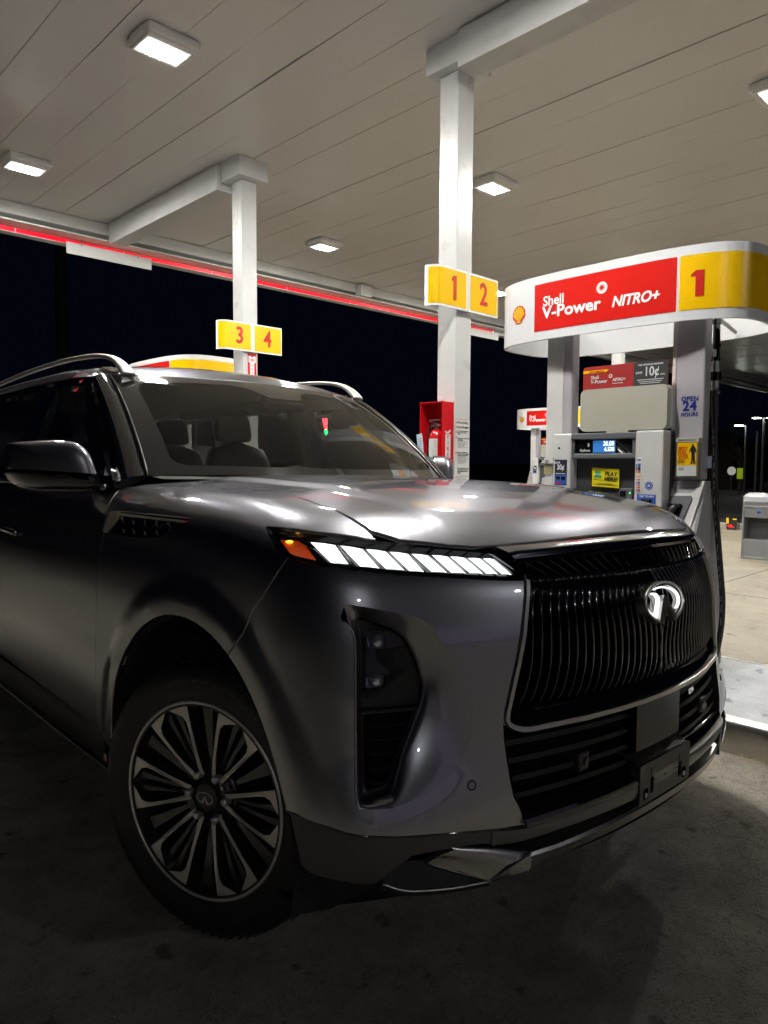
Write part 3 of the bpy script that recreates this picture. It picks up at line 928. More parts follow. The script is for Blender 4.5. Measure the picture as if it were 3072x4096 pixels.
mb = MB(); mb.span((-.032, Y0_ - .0018, .255), (.030, Y0_ - .0002, .440)); mb.prism([(-.034, .470), (-.01, .455), (.028, .478), (.03, .465), (.0, .440), (-.034, .452)], 0, .0016, fn=lambda s: (s[0], Y0_ - s[2], s[1])); sl_ = mb.build('warning_label', LABEL, fc)
for k, ch in enumerate('FIRE'):
    text('label_letter', ch, .044, FY(0, .418 - .047 * k), REDT, sl_, bold=.014)
mb = MB(); mb.span((-.05, Y0_ - .0018, .10), (.03, Y0_ - .0002, .19)); mb.build('torn_label', LABEL, fc)
fe = empty('fire_extinguisher', (4.31, 3.815, 1.21), label='red fire extinguisher with a white tag inside the cabinet', cat='fire extinguisher')
cyl = lambda q: (q[0], q[1], q[2])
mb = MB(); mb.lathe([(0, .0), (.056, .0), (.060, .01), (.060, .405), (.054, .435), (.034, .462), (.02, .472), (0, .474)], cyl, 36); mb.build('bottle', EXRED, fe, smooth='auto')
mb = MB(); mb.lathe([(.0605, .20), (.0615, .20), (.0615, .213), (.0605, .213)], cyl, 36, close=True); mb.build('strap', RUB, fe)
mb = MB()
mb.tube([(0, 0, .465), (0, 0, .52)], .018, 14); mb.tube([(0, .02, .50), (0, -.035, .505)], .009, 10)
mb.box((0, .02, .545), (.022, .11, .01), bevel=.003); mb.box((0, .03, .525), (.02, .09, .008), M=Matrix.Rotation(.25, 3, 'X'), bevel=.002)
mb.tube([(-.02, 0, .50), (-.034, 0, .50)], .013, 14)
mb.build('valve', SATIN, fe, smooth='auto')
mb = MB(); mb.tube([(0, .03, .505), (-.005, .062, .49), (-.01, .074, .43), (-.012, .074, .30), (-.012, .072, .1), (-.012, .068, .02)], .011, 12); mb.build('discharge_hose', RUB, fe, smooth=True)
mb = MB()
nl = 12
mb.loft([[(-.0612 * cos(a), -.0612 * sin(a), .22), (-.0612 * cos(a), -.0612 * sin(a), .395)] for a in [radians(-50 + 100 * k / nl) for k in range(nl + 1)]], closed=False)
lb = mb.build('bottle_label', LABEL, fe)
mb = MB()
for k in range(3): mb.span((-.0635, -.025 + .018 * k, .235), (-.0625, -.013 + .018 * k, .25))
mb.build('label_icons', STKBLU, fe)
mb = MB(); mb.span((-.086, .018, .262), (-.084, .078, .445)); tg = mb.build('inspection_tag', mat('tag_blue_white', srgb(190, 205, 220), .35), fe)
tg.rotation_euler = (radians(-8), 0, 0)
mb = MB()
for k in range(7): mb.span((-.0872, .026, .285 + .02 * k), (-.0862, .07, .288 + .02 * k))
tp = mb.build('tag_print', STKDK, fe); tp.rotation_euler = (radians(-8), 0, 0)
mb = MB(); mb.prism([(-.02, .12), (.0, .112), (.02, .12), (.022, .15), (.0, .17), (-.022, .15)], .0, .001, fn=lambda s: (-.0615 - s[2], -s[0], s[1] - .01)); mb.build('yellow_shield', YEL, fe)

# ---- notice on the column
no = empty('safety_notice', (4.48, 3.689, 1.55), label='white No smoking, Turn off engine notice on the nearer column', cat='notice')
mb = MB(); mb.span((-.088, -.002, -.60), (.088, .0, .213)); mb.build('notice_sheet', LABEL, no)
FN = lambda x, z: frame((x, -.0026, z), (1, 0, 0), (0, 0, 1))
mb = MB(); mb.span((-.088, -.003, .210), (.088, -.002, .2125)); mb.build('red_rule', REDP, no)
text('notice_text', 'No smoking', .030, FN(-.062, .187), BLK, no, align='LEFT', width=.86)
text('notice_text', 'Turn off engine', .030, FN(-.062, .150), BLK, no, align='LEFT', width=.72)
for z, body in ((.118, 'Turn off all portable battery-\noperated devices before\nfueling'), (.066, 'Discharge your static electricity\nbefore fueling'), (-.052, 'Warning: It is unlawful and\ndangerous to dispense gasoline\ninto unapproved containers'), (-.185, 'Persons using dispensers with\nhold-open latches must remain\nat the refueling point during\nrefueling')):
    text('notice_text', body, .0125, FN(-.062, z - .012), BLK, no, align='LEFT', bold=.004, width=.92)
mb = MB()
rng = random.Random(3)
for z in [.038 - .0075 * k for k in range(8)] + [-.088 - .0075 * k for k in range(8)] + [-.24 - .009 * k for k in range(20)]:
    mb.span((-.062, -.0028, z), (-.062 + rng.uniform(.08, .145), -.0021, z + .0028))
mb.build('small_print', mat('print_grey', (.22, .22, .22), .6), no)
for z in (.187, .150, .112, .070, -.055, -.25):
    mb = MB(); mb.lathe([(.0085, 0), (.0085, .0008), (.0112, .0008), (.0112, 0)], lambda s, z=z: (-.075 + s[0], -.0022 - s[2], z + s[1]), 20, close=True); mb.span((-.079, -.003, z - .003), (-.071, -.0022, z + .002))
    mb.build('warning_symbol', REDT, no)
# fire extinguisher sign on the farther column
fs = empty('extinguisher_sign', (4.50, 6.688, 2.38), label='narrow red and white FIRE EXTINGUISHER sign on the farther column', cat='sign')
mb = MB(); mb.span((-.055, -.002, -.42), (.055, 0, .22)); mb.build('sign_plate', REDP, fs)
mb = MB(); mb.prism([(-.045, .19), (-.02, .19), (0, .175), (.02, .19), (.045, .19), (.045, .12), (-.045, .12)], 0, .001, fn=lambda s: (s[0], -.0021 - s[2], s[1])); mb.span((-.026, -.0031, -.40), (.026, -.0021, .118)); mb.build('sign_field', WHT, fs)
text('sign_text', 'FIRE', .046, frame((0, -.0036, .145), (1, 0, 0), (0, 0, 1)), REDT, fs, bold=.012, width=.8)
for k, ch in enumerate('EXTINGUISHER'):
    text('sign_letter', ch, .036, frame((0, -.0036, .088 - .0415 * k), (1, 0, 0), (0, 0, 1)), REDT, fs, bold=.014)

# ---- yellow guard post by the pump
mb = MB(); mb.tube([(0, 0, 0), (0, 0, .44)], .018, 18); mb.lathe([(0, .455), (.012, .45), (.018, .44)], cyl, 18)
yp = mb.build('guard_post', YEL, smooth='auto'); yp.location = (4.74, 1.765, .169); tag(yp, 'short yellow guard post behind the hose at the pump foot', 'post')

# ---- grey waste and wash station at the right edge
bs = empty('waste_bin', (11.52, 3.55, .0045), label='grey plastic waste and wash unit at the right edge', cat='bin')
mb = MB()
for y0, y1 in ((.325, .345), (-.42, -.40)):
    mb.prism([(-.20, 0), (.22, 0), (.22, .93), (.05, .985), (-.18, .93), (-.19, .86), (-.20, .3)], y0, y1, fn=lambda s: (s[0], s[2], s[1]))
mb.span((-.19, -.40, .0), (-.165, .325, .295), bevel=.006)
mb.span((-.18, -.40, .62), (-.15, .325, .77), bevel=.004)
mb.span((-.205, -.41, .765), (-.14, .335, .80), bevel=.008)
mb.prism([(-.19, .80), (-.205, .86), (-.17, .93), (.05, .985), (.05, .95), (-.12, .90), (-.15, .80)], -.40, .325, fn=lambda s: (s[0], s[2], s[1]))
mb.span((.20, -.40, 0), (.22, .325, .93)); mb.span((-.16, -.40, .0), (.2, .325, .02)); mb.span((-.205, -.42, .0), (-.165, .345, .035), bevel=.006)
mb.build('shell', BINM, bs)
mb = MB(); mb.span((-.165, -.39, .02), (.19, .32, .30)); mb.span((.02, -.39, .30), (.19, .32, .62)); mb.build('inner_tub', mat('dark_grey_tub', (.05, .05, .052), .6), bs)
mb = MB(); mb.ball((-.185, .12, .71), (.01, .03, .025), 8); mb.ball((-.185, -.12, .71), (.01, .03, .025), 8); mb.build('bin_badge', STKBLU, bs)

# ---- things beyond the next lane
bb = empty('battery_crate', (16.2, 5.75, .0), label='small black and yellow crate on the ground left of the grey bin', cat='crate')
mb = MB(); mb.prism([(-.10, 0), (.10, 0), (.115, .25), (-.115, .27)], -.1, .1, fn=lambda s: (s[2], s[0], s[1])); mb.build('crate_body', GLOSSB, bb)
mb = MB(); mb.span((-.104, .06, .14), (-.10, .11, .262)); mb.span((-.104, -.10, .225), (-.10, -.02, .255)); mb.build('yellow_edge', YEL, bb)
mb = MB(); mb.prism([(-.06, .06), (.05, .05), (.09, .10), (.01, .13)], -.104, -.1, fn=lambda s: (s[2], s[0], s[1])); mb.build('red_patch', REDP, bb)
GLOW = mat('street_lamp_glow', (1, 1, 1), .4, emit=(.95, 1, .85), estr=60)
WARM = mat('warm_wall_lamp', (1, .7, .4), .4, emit=(1, .55, .25), estr=3)
POST = mat('lamp_post_grey', (.10, .10, .10), .5)
def street_lamp(x, y, h, lab, two=False):
    t = empty('street_lamp', (x, y, 0), label=lab, cat='street lamp', group='street lamps across the road')
    mb = MB(); mb.tube([(0, 0, 0), (0, 0, h)], [.07, .045], 10); mb.build('post', POST, t, smooth='auto')
    for s in ((-1, 1) if two else (-1,)):
        mb = MB(); mb.box((.2 * s, -.25 * s, h + .02), (.5, .22, .06), M=Matrix.Rotation(-.8, 3, 'Z'), bevel=.02); mb.build('lamp_head', POST, t)
        mb = MB(); mb.box((.2 * s, -.25 * s, h - .03), (.34, .16, .03), M=Matrix.Rotation(-.8, 3, 'Z')); mb.build('lamp_light', GLOW, t)
    return t
street_lamp(34.95, 12.0, 3.22, 'single street lamp, left of the pair at the far right')
street_lamp(37.25, 12.0, 3.68, 'twin headed street lamp at the far right edge', True)
mb = MB(); mb.tube([(0, 0, 0), (0, 0, 3.0)], .05, 8); up_ = mb.build('utility_pole', POST); up_.location = (36.4, 12, 0); tag(up_, 'plain thin pole between the two street lamps', 'pole')
rs = empty('round_sign', (33.35, 12.0, 0), label='white round sign on a short post across the road', cat='sign')
mb = MB(); mb.tube([(0, 0, 0), (0, 0, .95)], .03, 8); mb.build('post', POST, rs)
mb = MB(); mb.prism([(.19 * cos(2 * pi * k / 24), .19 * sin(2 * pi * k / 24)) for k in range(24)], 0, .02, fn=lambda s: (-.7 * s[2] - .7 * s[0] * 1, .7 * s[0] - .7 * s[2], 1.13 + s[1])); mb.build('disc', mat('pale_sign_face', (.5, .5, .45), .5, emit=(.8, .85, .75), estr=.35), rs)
gs = empty('green_sign', (34.95, 12.2, 0), label='small upright yellow green sign across the road', cat='sign')
mb = MB(); mb.span((-.03, -.03, 0), (.03, .03, .7)); mb.build('post', POST, gs)
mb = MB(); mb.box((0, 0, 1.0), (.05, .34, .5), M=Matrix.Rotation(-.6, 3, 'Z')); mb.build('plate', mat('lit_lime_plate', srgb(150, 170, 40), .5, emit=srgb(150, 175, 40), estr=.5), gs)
bd = empty('roadside_building', (46, 18, 0), label='dim low building with a warm lit wall across the road', cat='building')
mb = MB(); mb.span((-3, -2.6, 0), (3, 3, 2.6)); mb.build('wall', mat('dim_brick_wall', (.06, .045, .04), .9, bump=(20, .4, .01)), bd)
mb = MB(); mb.prism([(-3.0, 2.6), (3.4, 2.6), (.2, 3.5)], -3.2, 3.2, fn=lambda s: (s[2], s[0], s[1])); mb.build('roof', ASPH, bd)
mb = MB(); mb.box((-3.08, -.35, 2.2), (.1, .7, .22), bevel=.03); mb.build('wall_lamp', WARM, bd)
mb = MB(); mb.span((-3.03, -1.4, 1.2), (-3.0, .6, 1.9)); mb.build('window', mat('lit_window_panes', (.3, .3, .35), .3, emit=(.5, .55, .7), estr=.12), bd)
trf = mat('night_foliage', (.03, .04, .022), .9)
bark = mat('dark_bark', (.05, .04, .03), .9)
def bare_tree(x, y, h, seed, lab):
    t = empty('tree', (x, y, 0), label=lab, cat='tree', group='bare trees across the road')
    rng = random.Random(seed)
    mb = MB(); mb.tube([(0, 0, 0), (.05, .02, h * .4), (0, .05, h * .6)], [.16, .11, .08], 8); mb.build('trunk', bark, t, smooth='auto')
    mb = MB()
    def branch(p, d, L, r, n):
        q = p + d * L
        mb.tube([p, p + d * L * .5 + Vector((rng.uniform(-.05, .05), rng.uniform(-.05, .05), .03)), q], [r, r * .8, r * .55], 4)
        if n:
            for _ in range(3):
                dd = (d + Vector((rng.uniform(-.8, .8), rng.uniform(-.8, .8), rng.uniform(-.1, .6)))).normalized()
                branch(q, dd, L * .72, r * .55, n - 1)
    for _ in range(5):
        branch(Vector((0, 0, h * rng.uniform(.35, .6))), Vector((rng.uniform(-1, 1), rng.uniform(-1, 1), rng.uniform(.5, 1.2))).normalized(), h * .18, .05, 4)
    mb.build('crown', bark, t)
bare_tree(41.5, 14.5, 4.0, 5, 'bare tree behind the utility pole across the road')
bare_tree(40.0, 12.2, 3.6, 6, 'bare tree left of the twin street lamp')
pk = empty('parked_car', (40.5, 11.6, 0), label='dark parked car at the far right edge across the road', cat='car'); pk.rotation_euler.z = 2.2
mb = MB(); mb.loft([[(x, y * s, z) for x, z in ((-2.1, .35), (-2.15, .7), (-1.2, .86), (-.7, 1.35), (.7, 1.4), (1.5, .9), (2.1, .8), (2.15, .35))] for y, s in ((-.85, 1), (.85, 1))], caps=True); mb.build('body', GLOSSB, pk)
for x in (-1.3, 1.3):
    for y in (-.8, .8):
        mb = MB(); mb.tube([(x, y - .1, .32), (x, y + .1, .32)], .32, 16); mb.build('wheel', TYRE, pk)
tp_ = empty('green_container', (42.5, 12.1, 0), label='dark green box at the right edge across the road', cat='container')
mb = MB(); mb.span((-.6, -.7, 0), (.6, .7, 1.15), bevel=.05); mb.build('box', mat('dark_green_paint', (.01, .05, .03), .5), tp_)
mb = MB(); mb.span((-.65, -.75, 1.15), (.65, .75, 1.25), bevel=.03); mb.build('lid', GLOSSB, tp_)

# ---- dry grass at the foot of the island kerb
mb = MB()
rng = random.Random(9)
for k in range(420):
    y = rng.uniform(.2, 1.22); x = 3.585 - abs(rng.gauss(0, .022)) + (.02 if y > .9 else 0)
    if y < .31: x = 3.56
    a = rng.uniform(0, 2 * pi); l = rng.uniform(.015, .05); hgt = rng.uniform(.004, .022)
    p = Vector((x, y, .001)); q_ = p + Vector((cos(a) * l * .5, sin(a) * l * .5, hgt)); r_ = p + Vector((cos(a) * l, sin(a) * l, hgt * .5))
    w_ = Vector((-sin(a), cos(a), 0)) * .0009
    mb._add([p - w_, p + w_, q_ + w_, q_ - w_, r_], [[0, 1, 2, 3], [3, 2, 4]])
gr = mb.build('dry_grass', mat('dead_grass', (.36, .28, .15), .8)); tag(gr, 'dead grass litter along the steel kerb', 'grass', kind='stuff')

# ---- lit price sign on a pole far behind the car (seen through its windows)
ps = empty('price_sign', (24.6, 30.0, 0), label='distant pole sign with red and green fuel prices, seen through the windshield', cat='sign'); ps.rotation_euler.z = -math.atan2(24.6, 30.0)
mb = MB(); mb.tube([(0, .1, 0), (0, .1, 3.0)], .09, 10); mb.build('pole', POST, ps)
mb = MB(); mb.span((-.50, -.02, 2.78), (.50, .14, 3.84), bevel=.02); mb.build('cabinet', DEEP, ps)
for k, (txt, mt) in enumerate((('3.05', REDDIG), ('3.05', REDDIG), ('4.09', GRNDIG))):
    text('price_digits', txt, .40, frame((0, -.03, 3.62 - .30 * k), (1, 0, 0), (0, 0, 1)), mt, ps, bold=.01, width=.92)

SHOPG = mat('shop_fill_glow', (.3, .3, .35), .3, emit=(.66, .50, 1.0), estr=.10)
FILLG = mat('fill_lamp_glow', (1, 1, 1), .4, emit=(.95, .97, 1), estr=620)
# ---- unseen shop added behind the camera for violet reflections and fill light
shop = empty('added_shop', (-1, -21, 0), label='low shop behind the camera with pale violet lit windows, mirrored in the car', cat='building')
mb = MB(); mb.span((-13, -5, 0), (15, .0, 4.6), bevel=.02); mb.build('wall', mat('shop_wall', (.25, .22, .2), .8), shop)
mb = MB(); mb.span((-13.4, -5.4, 4.6), (15.4, .5, 5.1), bevel=.03); mb.build('roof', FASC, shop)
for k in range(7):
    x0 = -12 + 3.9 * k
    f = MB().span((x0, .0, .05), (x0 + 3.88, .06, 4.45)).build('window', SATB, shop)
    MB().span((x0 + .01, .061, .08), (x0 + 3.87, .066, 4.42)).build('pane', SHOPG, f)  # full-height glow sheets, sized for a soft violet tint on the bumper
# two unseen lamps added behind the camera to lift the dark foreground
for x, y, lab in ((-9, -11, 'unseen tall fill lamp added behind the camera to the left'), (5.5, -14, 'unseen tall fill lamp added behind the camera to the right')):
    t = empty('fill_lamp', (x, y, 0), label=lab, cat='street lamp', group='added fill lamps behind the camera'); t.rotation_euler.z = math.atan2(-x + 1, -y) * -1
    mb = MB(); mb.tube([(0, 0, 0), (0, 0, 7.2)], [.09, .06], 10); mb.build('post', POST, t, smooth='auto')
    mb = MB(); mb.box((0, .3, 7.25), (.40, .75, .08), bevel=.02); mb.build('lamp_head', POST, t)
    mb = MB(); mb.box((0, .35, 7.2), (.30, .5, .02)); mb.build('lamp_light', FILLG, t)

fp = empty('floodlight_mast', (16.7, 45.0, 0), label='very tall dim mast in the dark sky at the far left', cat='mast')
mb = MB(); mb.tube([(0, 0, 0), (0, 0, 21)], [.45, .30], 12); mb.build('mast', POST, fp, smooth='auto')


_TAB = {}
def _pl(z, zs, vs):
    # smoothed piecewise-linear profile, tabulated once
    key = (tuple(zs), tuple(vs))
    if key not in _TAB:
        t = np.linspace(zs[0], zs[-1], 400); v = np.interp(t, zs, vs)
        k = np.hanning(41); k /= k.sum(); v = np.convolve(np.pad(v, 20, mode='reflect', reflect_type='odd'), k, 'valid')
        _TAB[key] = (t, v)
    t, v = _TAB[key]
    return np.interp(z, t, v)
WZ=([.2,.35,.45,.7,.95,1.1,1.2,1.3,1.45],[1.0,1.018,1.03,1.040,1.034,1.02,1.004,.985,.95])
LZ=([.2,.34,.42,.48,.60,.75,.98,1.09,1.17,1.25,1.4],[.86,.895,.922,.930,.930,.925,.924,.897,.860,.80,.69])
KZ=([.2,.55,.70,.95,1.2,1.4],[.225,.225,.28,.325,.335,.335])
CK=.15; Y0=.35; ZS=.85
def hood(x,y):
    ax=np.abs(x)
    z=_pl(y,[-1.25,-1.0,-.90,-.80,-.65,-.43,-.1,.4,.9,1.5],[1.00,1.13,1.18,1.222,1.266,1.305,1.336,1.349,1.350,1.350])
    z=z-.045*(ax/.9)**2.5
    s=np.clip((.625-ax+.05*np.clip(-y+.1,-1,1))/.055,0,1); s=s*s*(3-2*s)
    f=np.clip((y+.70)/.45,0,1)
    return z+.012*s*f
def G(x,y,z):
    W=_pl(z,*WZ);L=_pl(z,*LZ)
    ax=np.abs(x); KX=_pl(z,*KZ)
    sf=(-y-L+KX*x*x)/np.sqrt(1+(2*KX*x)**2); ss=ax-W
    h=np.maximum(CK-np.abs(sf-ss),0)/CK
    a=np.maximum(sf,ss)+h*h*CK/4
    # wheel-arch flare
    r=np.hypot(y,z-.41)
    fl=np.clip((.665-r)/.085,0,1); fl=fl*fl*(3-2*fl)
    side=np.clip((np.abs(x)-.86)/.08,0,1)
    a=a-.014*fl*side
    # shoulder crease along the side, soft scoop under it
    sc=np.exp(-((z-1.12)/.05)**2)*np.clip((y+.2)/.4,0,1)
    a=a+.006*sc*side
    b=(z-hood(x,y))
    k=.13
    h=np.maximum(k-np.abs(a-b),0)/k
    return np.maximum(a,b)+h*h*k/4
def grad(x,y,z,e=5e-3):
    g=np.stack([G(x+e,y,z)-G(x-e,y,z),G(x,y+e,z)-G(x,y-e,z),G(x,y,z+e)-G(x,y,z-e)],-1)
    return g/np.linalg.norm(g,axis=-1,keepdims=True)
def par(P):
    x,y,z=P[...,0],P[...,1],P[...,2]
    fr=y<Y0
    yy=np.where(fr,Y0-y,0); a=np.where(fr,np.arctan2(yy,-x),-(y-Y0))
    return np.stack([a,np.arctan2(z-ZS,np.hypot(x,yy))],-1)
def unpar(q,disp=0.0):
    a,f=q[...,0],q[...,1]
    fr=a>0; al=np.where(fr,a,0)
    oy=np.where(fr,Y0,Y0-a)
    dx=-np.cos(al)*np.cos(f);dy=-np.sin(al)*np.cos(f);dz=np.sin(f)
    lo=np.full(a.shape,.1);hi=np.full(a.shape,2.2)
    for _ in range(34):
        m=(lo+hi)/2; g=G(dx*m,oy+dy*m,ZS+dz*m); lo=np.where(g<0,m,lo);hi=np.where(g<0,hi,m)
    m=(lo+hi)/2; P=np.stack([dx*m,oy+dy*m,ZS+dz*m],-1)
    return P
TR = {'hl_out':[(-0.9686,-0.306,1.2273),(-0.9669,-0.315,1.2278),(-0.9201,-0.4591,1.2219),(-0.8637,-0.5333,1.2145),(-0.8236,-0.5746,1.2055),(-0.7767,-0.6085,1.1996),(-0.6681,-0.6757,1.1888),(-0.5802,-0.721,1.1791),(-0.5613,-0.7311,1.1759),(-0.5375,-0.7625,1.1506),(-0.509,-0.7934,1.1199),(-0.5143,-0.7993,1.1066),(-0.5872,-0.7712,1.1106),(-0.6695,-0.7337,1.1176),(-0.8181,-0.6535,1.1299),(-0.9143,-0.5829,1.1417),(-0.963,-0.5172,1.1503),(-0.9861,-0.461,1.1583),(-0.9901,-0.4422,1.1628),(-0.991,-0.3969,1.1812),(-0.977,-0.3306,1.2152)],'amber':[(-0.977,-0.3721,1.2068),(-0.9579,-0.4277,1.2077),(-0.955,-0.4586,1.1968),(-0.9584,-0.5142,1.1589),(-0.976,-0.4811,1.1604),(-0.9869,-0.4411,1.1686)],'seamBF':[(-0.9915,-0.4444,1.159),(-1.0142,-0.4177,1.1109),(-1.0235,-0.3811,1.0617),(-1.0272,-0.3416,1.0228)],'seamBF2':[(-1.0253,-0.3538,1.043),(-1.0359,-0.307,0.9514),(-1.0495,-0.2823,0.8877)],'hoodseam':[(-0.7846,-0.224,1.2924),(-0.7994,-0.3209,1.2818),(-0.8253,-0.419,1.267),(-0.8285,-0.484,1.2493),(-0.8259,-0.533,1.2293),(-0.8244,-0.563,1.2128),(-0.8224,-0.5764,1.2047)],'doorseam':[(-0.8969,0.8441,1.3011),(-0.9453,0.7419,1.2762),(-0.9788,0.7041,1.2416),(-1.0017,0.6808,1.1939),(-1.0081,0.6821,1.1449),(-1.0179,0.6806,1.0829),(-1.0278,0.6849,1.016),(-1.0334,0.6828,0.9495),(-1.0372,0.6806,0.8155),(-1.0373,0.6893,0.6328)],'vent_out':[(-0.9932,0.6564,1.2167),(-0.9904,0.5773,1.2223),(-0.9843,0.0618,1.2264),(-0.988,0.0792,1.2207),(-0.9992,0.1237,1.1973),(-1.0071,0.2328,1.1613),(-1.0081,0.4207,1.1453),(-1.0081,0.683,1.1458)],'vent_in':[(-0.9963,0.579,1.2094),(-0.9919,0.101,1.2139),(-1.0064,0.2179,1.1674),(-1.0077,0.3497,1.1515),(-1.0083,0.6569,1.1427)],'arch':[(-1.0429,0.532,0.4453),(-1.0477,0.5358,0.5417),(-1.0522,0.5228,0.6551),(-1.0532,0.4856,0.7308),(-1.0514,0.4239,0.8088),(-1.0499,0.3337,0.8698),(-1.0488,0.2197,0.9135),(-1.048,0.1007,0.9373),(-1.0475,-0.0216,0.9467),(-1.0481,-0.1467,0.9351),(-1.0491,-0.2522,0.9021),(-1.0505,-0.3319,0.8478),(-1.052,-0.3986,0.7849),(-1.0532,-0.4448,0.7297),(-1.0526,-0.4784,0.6677),(-1.0494,-0.5157,0.5843),(-1.0456,-0.5514,0.5023),(-1.0406,-0.5762,0.4547)],'lowcrease':[(-1.0489,-0.5203,0.5737),(-1.0462,-0.5637,0.5781),(-1.0266,-0.6001,0.5705),(-1.0004,-0.6537,0.5613),(-0.9704,-0.6944,0.5545),(-0.9224,-0.7326,0.5504),(-0.8427,-0.7689,0.5405),(-0.7545,-0.8015,0.5299),(-0.6328,-0.8398,0.5151),(-0.4893,-0.8759,0.5047)],'lamp':[(-0.9218,-0.6271,1.0333),(-0.8888,-0.6536,1.0248),(-0.8573,-0.676,1.0094),(-0.8328,-0.6939,0.9899),(-0.8174,-0.7061,0.964),(-0.8051,-0.7157,0.9338),(-0.7968,-0.7233,0.9037),(-0.7908,-0.7303,0.8695),(-0.7947,-0.7318,0.8403),(-0.8024,-0.731,0.8157),(-0.8121,-0.7293,0.7914),(-0.8334,-0.7248,0.7478),(-0.8583,-0.7213,0.7015),(-0.887,-0.7224,0.6502),(-0.9009,-0.7194,0.6385),(-0.9271,-0.7053,0.635),(-0.9526,-0.6877,0.6302),(-0.9477,-0.6781,0.6697),(-0.9338,-0.6552,0.8287),(-0.9262,-0.6418,0.9515),(-0.9256,-0.6322,1.0048)],'pocket':[(-0.9479,-0.5975,1.048),(-0.9391,-0.6012,1.0646),(-0.9146,-0.6246,1.061),(-0.8553,-0.6668,1.0476),(-0.8105,-0.6943,1.0365),(-0.7885,-0.7089,1.0253),(-0.771,-0.7224,1.0078),(-0.7578,-0.7342,0.982),(-0.7393,-0.7473,0.9468),(-0.7203,-0.7606,0.8981),(-0.7032,-0.7728,0.8493),(-0.6923,-0.7819,0.8007),(-0.695,-0.7858,0.7492),(-0.7192,-0.7825,0.7012),(-0.7552,-0.7755,0.6649),(-0.7986,-0.7645,0.6388),(-0.8394,-0.7518,0.6228),(-0.8949,-0.7318,0.6093),(-0.9513,-0.696,0.6097),(-0.9656,-0.6778,0.6244),(-0.9558,-0.6593,0.7081),(-0.9465,-0.6444,0.8286),(-0.9376,-0.6289,0.972),(-0.9407,-0.6174,1.0086),(-0.9528,-0.5986,1.0283)],'grille_out':[(-0.5189,-0.799,1.1042),(-0.5286,-0.808,1.0741),(-0.5494,-0.8177,1.0096),(-0.5654,-0.8208,0.9443)],'grille_out2':[(-0.5733,-0.8199,0.9094),(-0.591,-0.8176,0.8461),(-0.6071,-0.8158,0.7884),(-0.6079,-0.817,0.7678),(-0.5999,-0.8209,0.7539),(-0.5858,-0.8267,0.7429),(-0.5625,-0.835,0.7352),(-0.5383,-0.8429,0.7328),(-0.3462,-0.8913,0.7342),(-0.1441,-0.9198,0.7307)],'lowgr_left':[(-0.611,-0.8165,0.7605),(-0.6099,-0.8199,0.727),(-0.6067,-0.829,0.6682),(-0.6035,-0.8375,0.6226),(-0.5985,-0.8445,0.5865),(-0.5836,-0.8517,0.5581),(-0.5697,-0.8569,0.5209)],'psensor':[(-0.7082,-0.8011,0.6315),(-0.7199,-0.7964,0.6333),(-0.71,-0.803,0.6194)],'reardoor':[(-0.98,2.0179,1.2402),(-1.0106,1.9595,1.1204),(-1.0349,1.9177,0.912),(-1.0391,1.867,0.7372),(-1.0344,1.8409,0.5598)],'slats':[[(-0.945,-0.4585,1.2053),(-0.9047,-0.5194,1.2012),(-0.9065,-0.5731,1.1599),(-0.9393,-0.5381,1.1607)],[(-0.9011,-0.5247,1.2002),(-0.8582,-0.5711,1.1928),(-0.8473,-0.6232,1.1496),(-0.8906,-0.5912,1.1547)],[(-0.8558,-0.5727,1.1928),(-0.8126,-0.6053,1.187),(-0.7955,-0.6555,1.1443),(-0.8385,-0.6295,1.148)],[(-0.8095,-0.6079,1.1863),(-0.7666,-0.6367,1.1809),(-0.7526,-0.6808,1.1396),(-0.789,-0.6604,1.1423)],[(-0.7628,-0.6386,1.1809),(-0.7233,-0.6628,1.1765),(-0.6995,-0.7085,1.1364),(-0.7393,-0.6875,1.1393)],[(-0.7177,-0.6648,1.1771),(-0.6782,-0.688,1.173),(-0.6542,-0.7308,1.1332),(-0.6936,-0.7113,1.1362)],[(-0.6761,-0.689,1.173),(-0.637,-0.7094,1.169),(-0.6105,-0.7501,1.1309),(-0.6477,-0.7332,1.1337)],[(-0.6354,-0.7108,1.1682),(-0.5975,-0.7276,1.1661),(-0.5719,-0.7664,1.1284),(-0.6063,-0.7518,1.1308)],[(-0.5954,-0.7285,1.166),(-0.5648,-0.7412,1.1643),(-0.5344,-0.7818,1.1249),(-0.5652,-0.769,1.1281)]],'fog1':[(-0.9114,-0.6483,0.9836),(-0.8657,-0.6762,0.9871),(-0.8677,-0.679,0.9602),(-0.9118,-0.6526,0.9535)],'fog2':[(-0.9209,-0.6549,0.8918),(-0.8715,-0.6846,0.8979),(-0.8738,-0.6878,0.867),(-0.925,-0.6571,0.8592)]}

# ================================================================== THE CAR
# car frame: x to the car's left, y towards its tail, z up; origin on the ground under the front axle
CARM = Matrix(((0.9993433, 0.0317694, 0.0174236, 2.0309326), (-0.0318092, 0.9994919, 0.0020108, 1.8127194), (-0.0173509, -0.0025637, 0.9998462, 0), (0, 0, 0, 1)))
car = empty('parked_car', label='dark metallic grey luxury SUV with lit headlights parked under the canopy', cat='car')
car.matrix_world = CARM

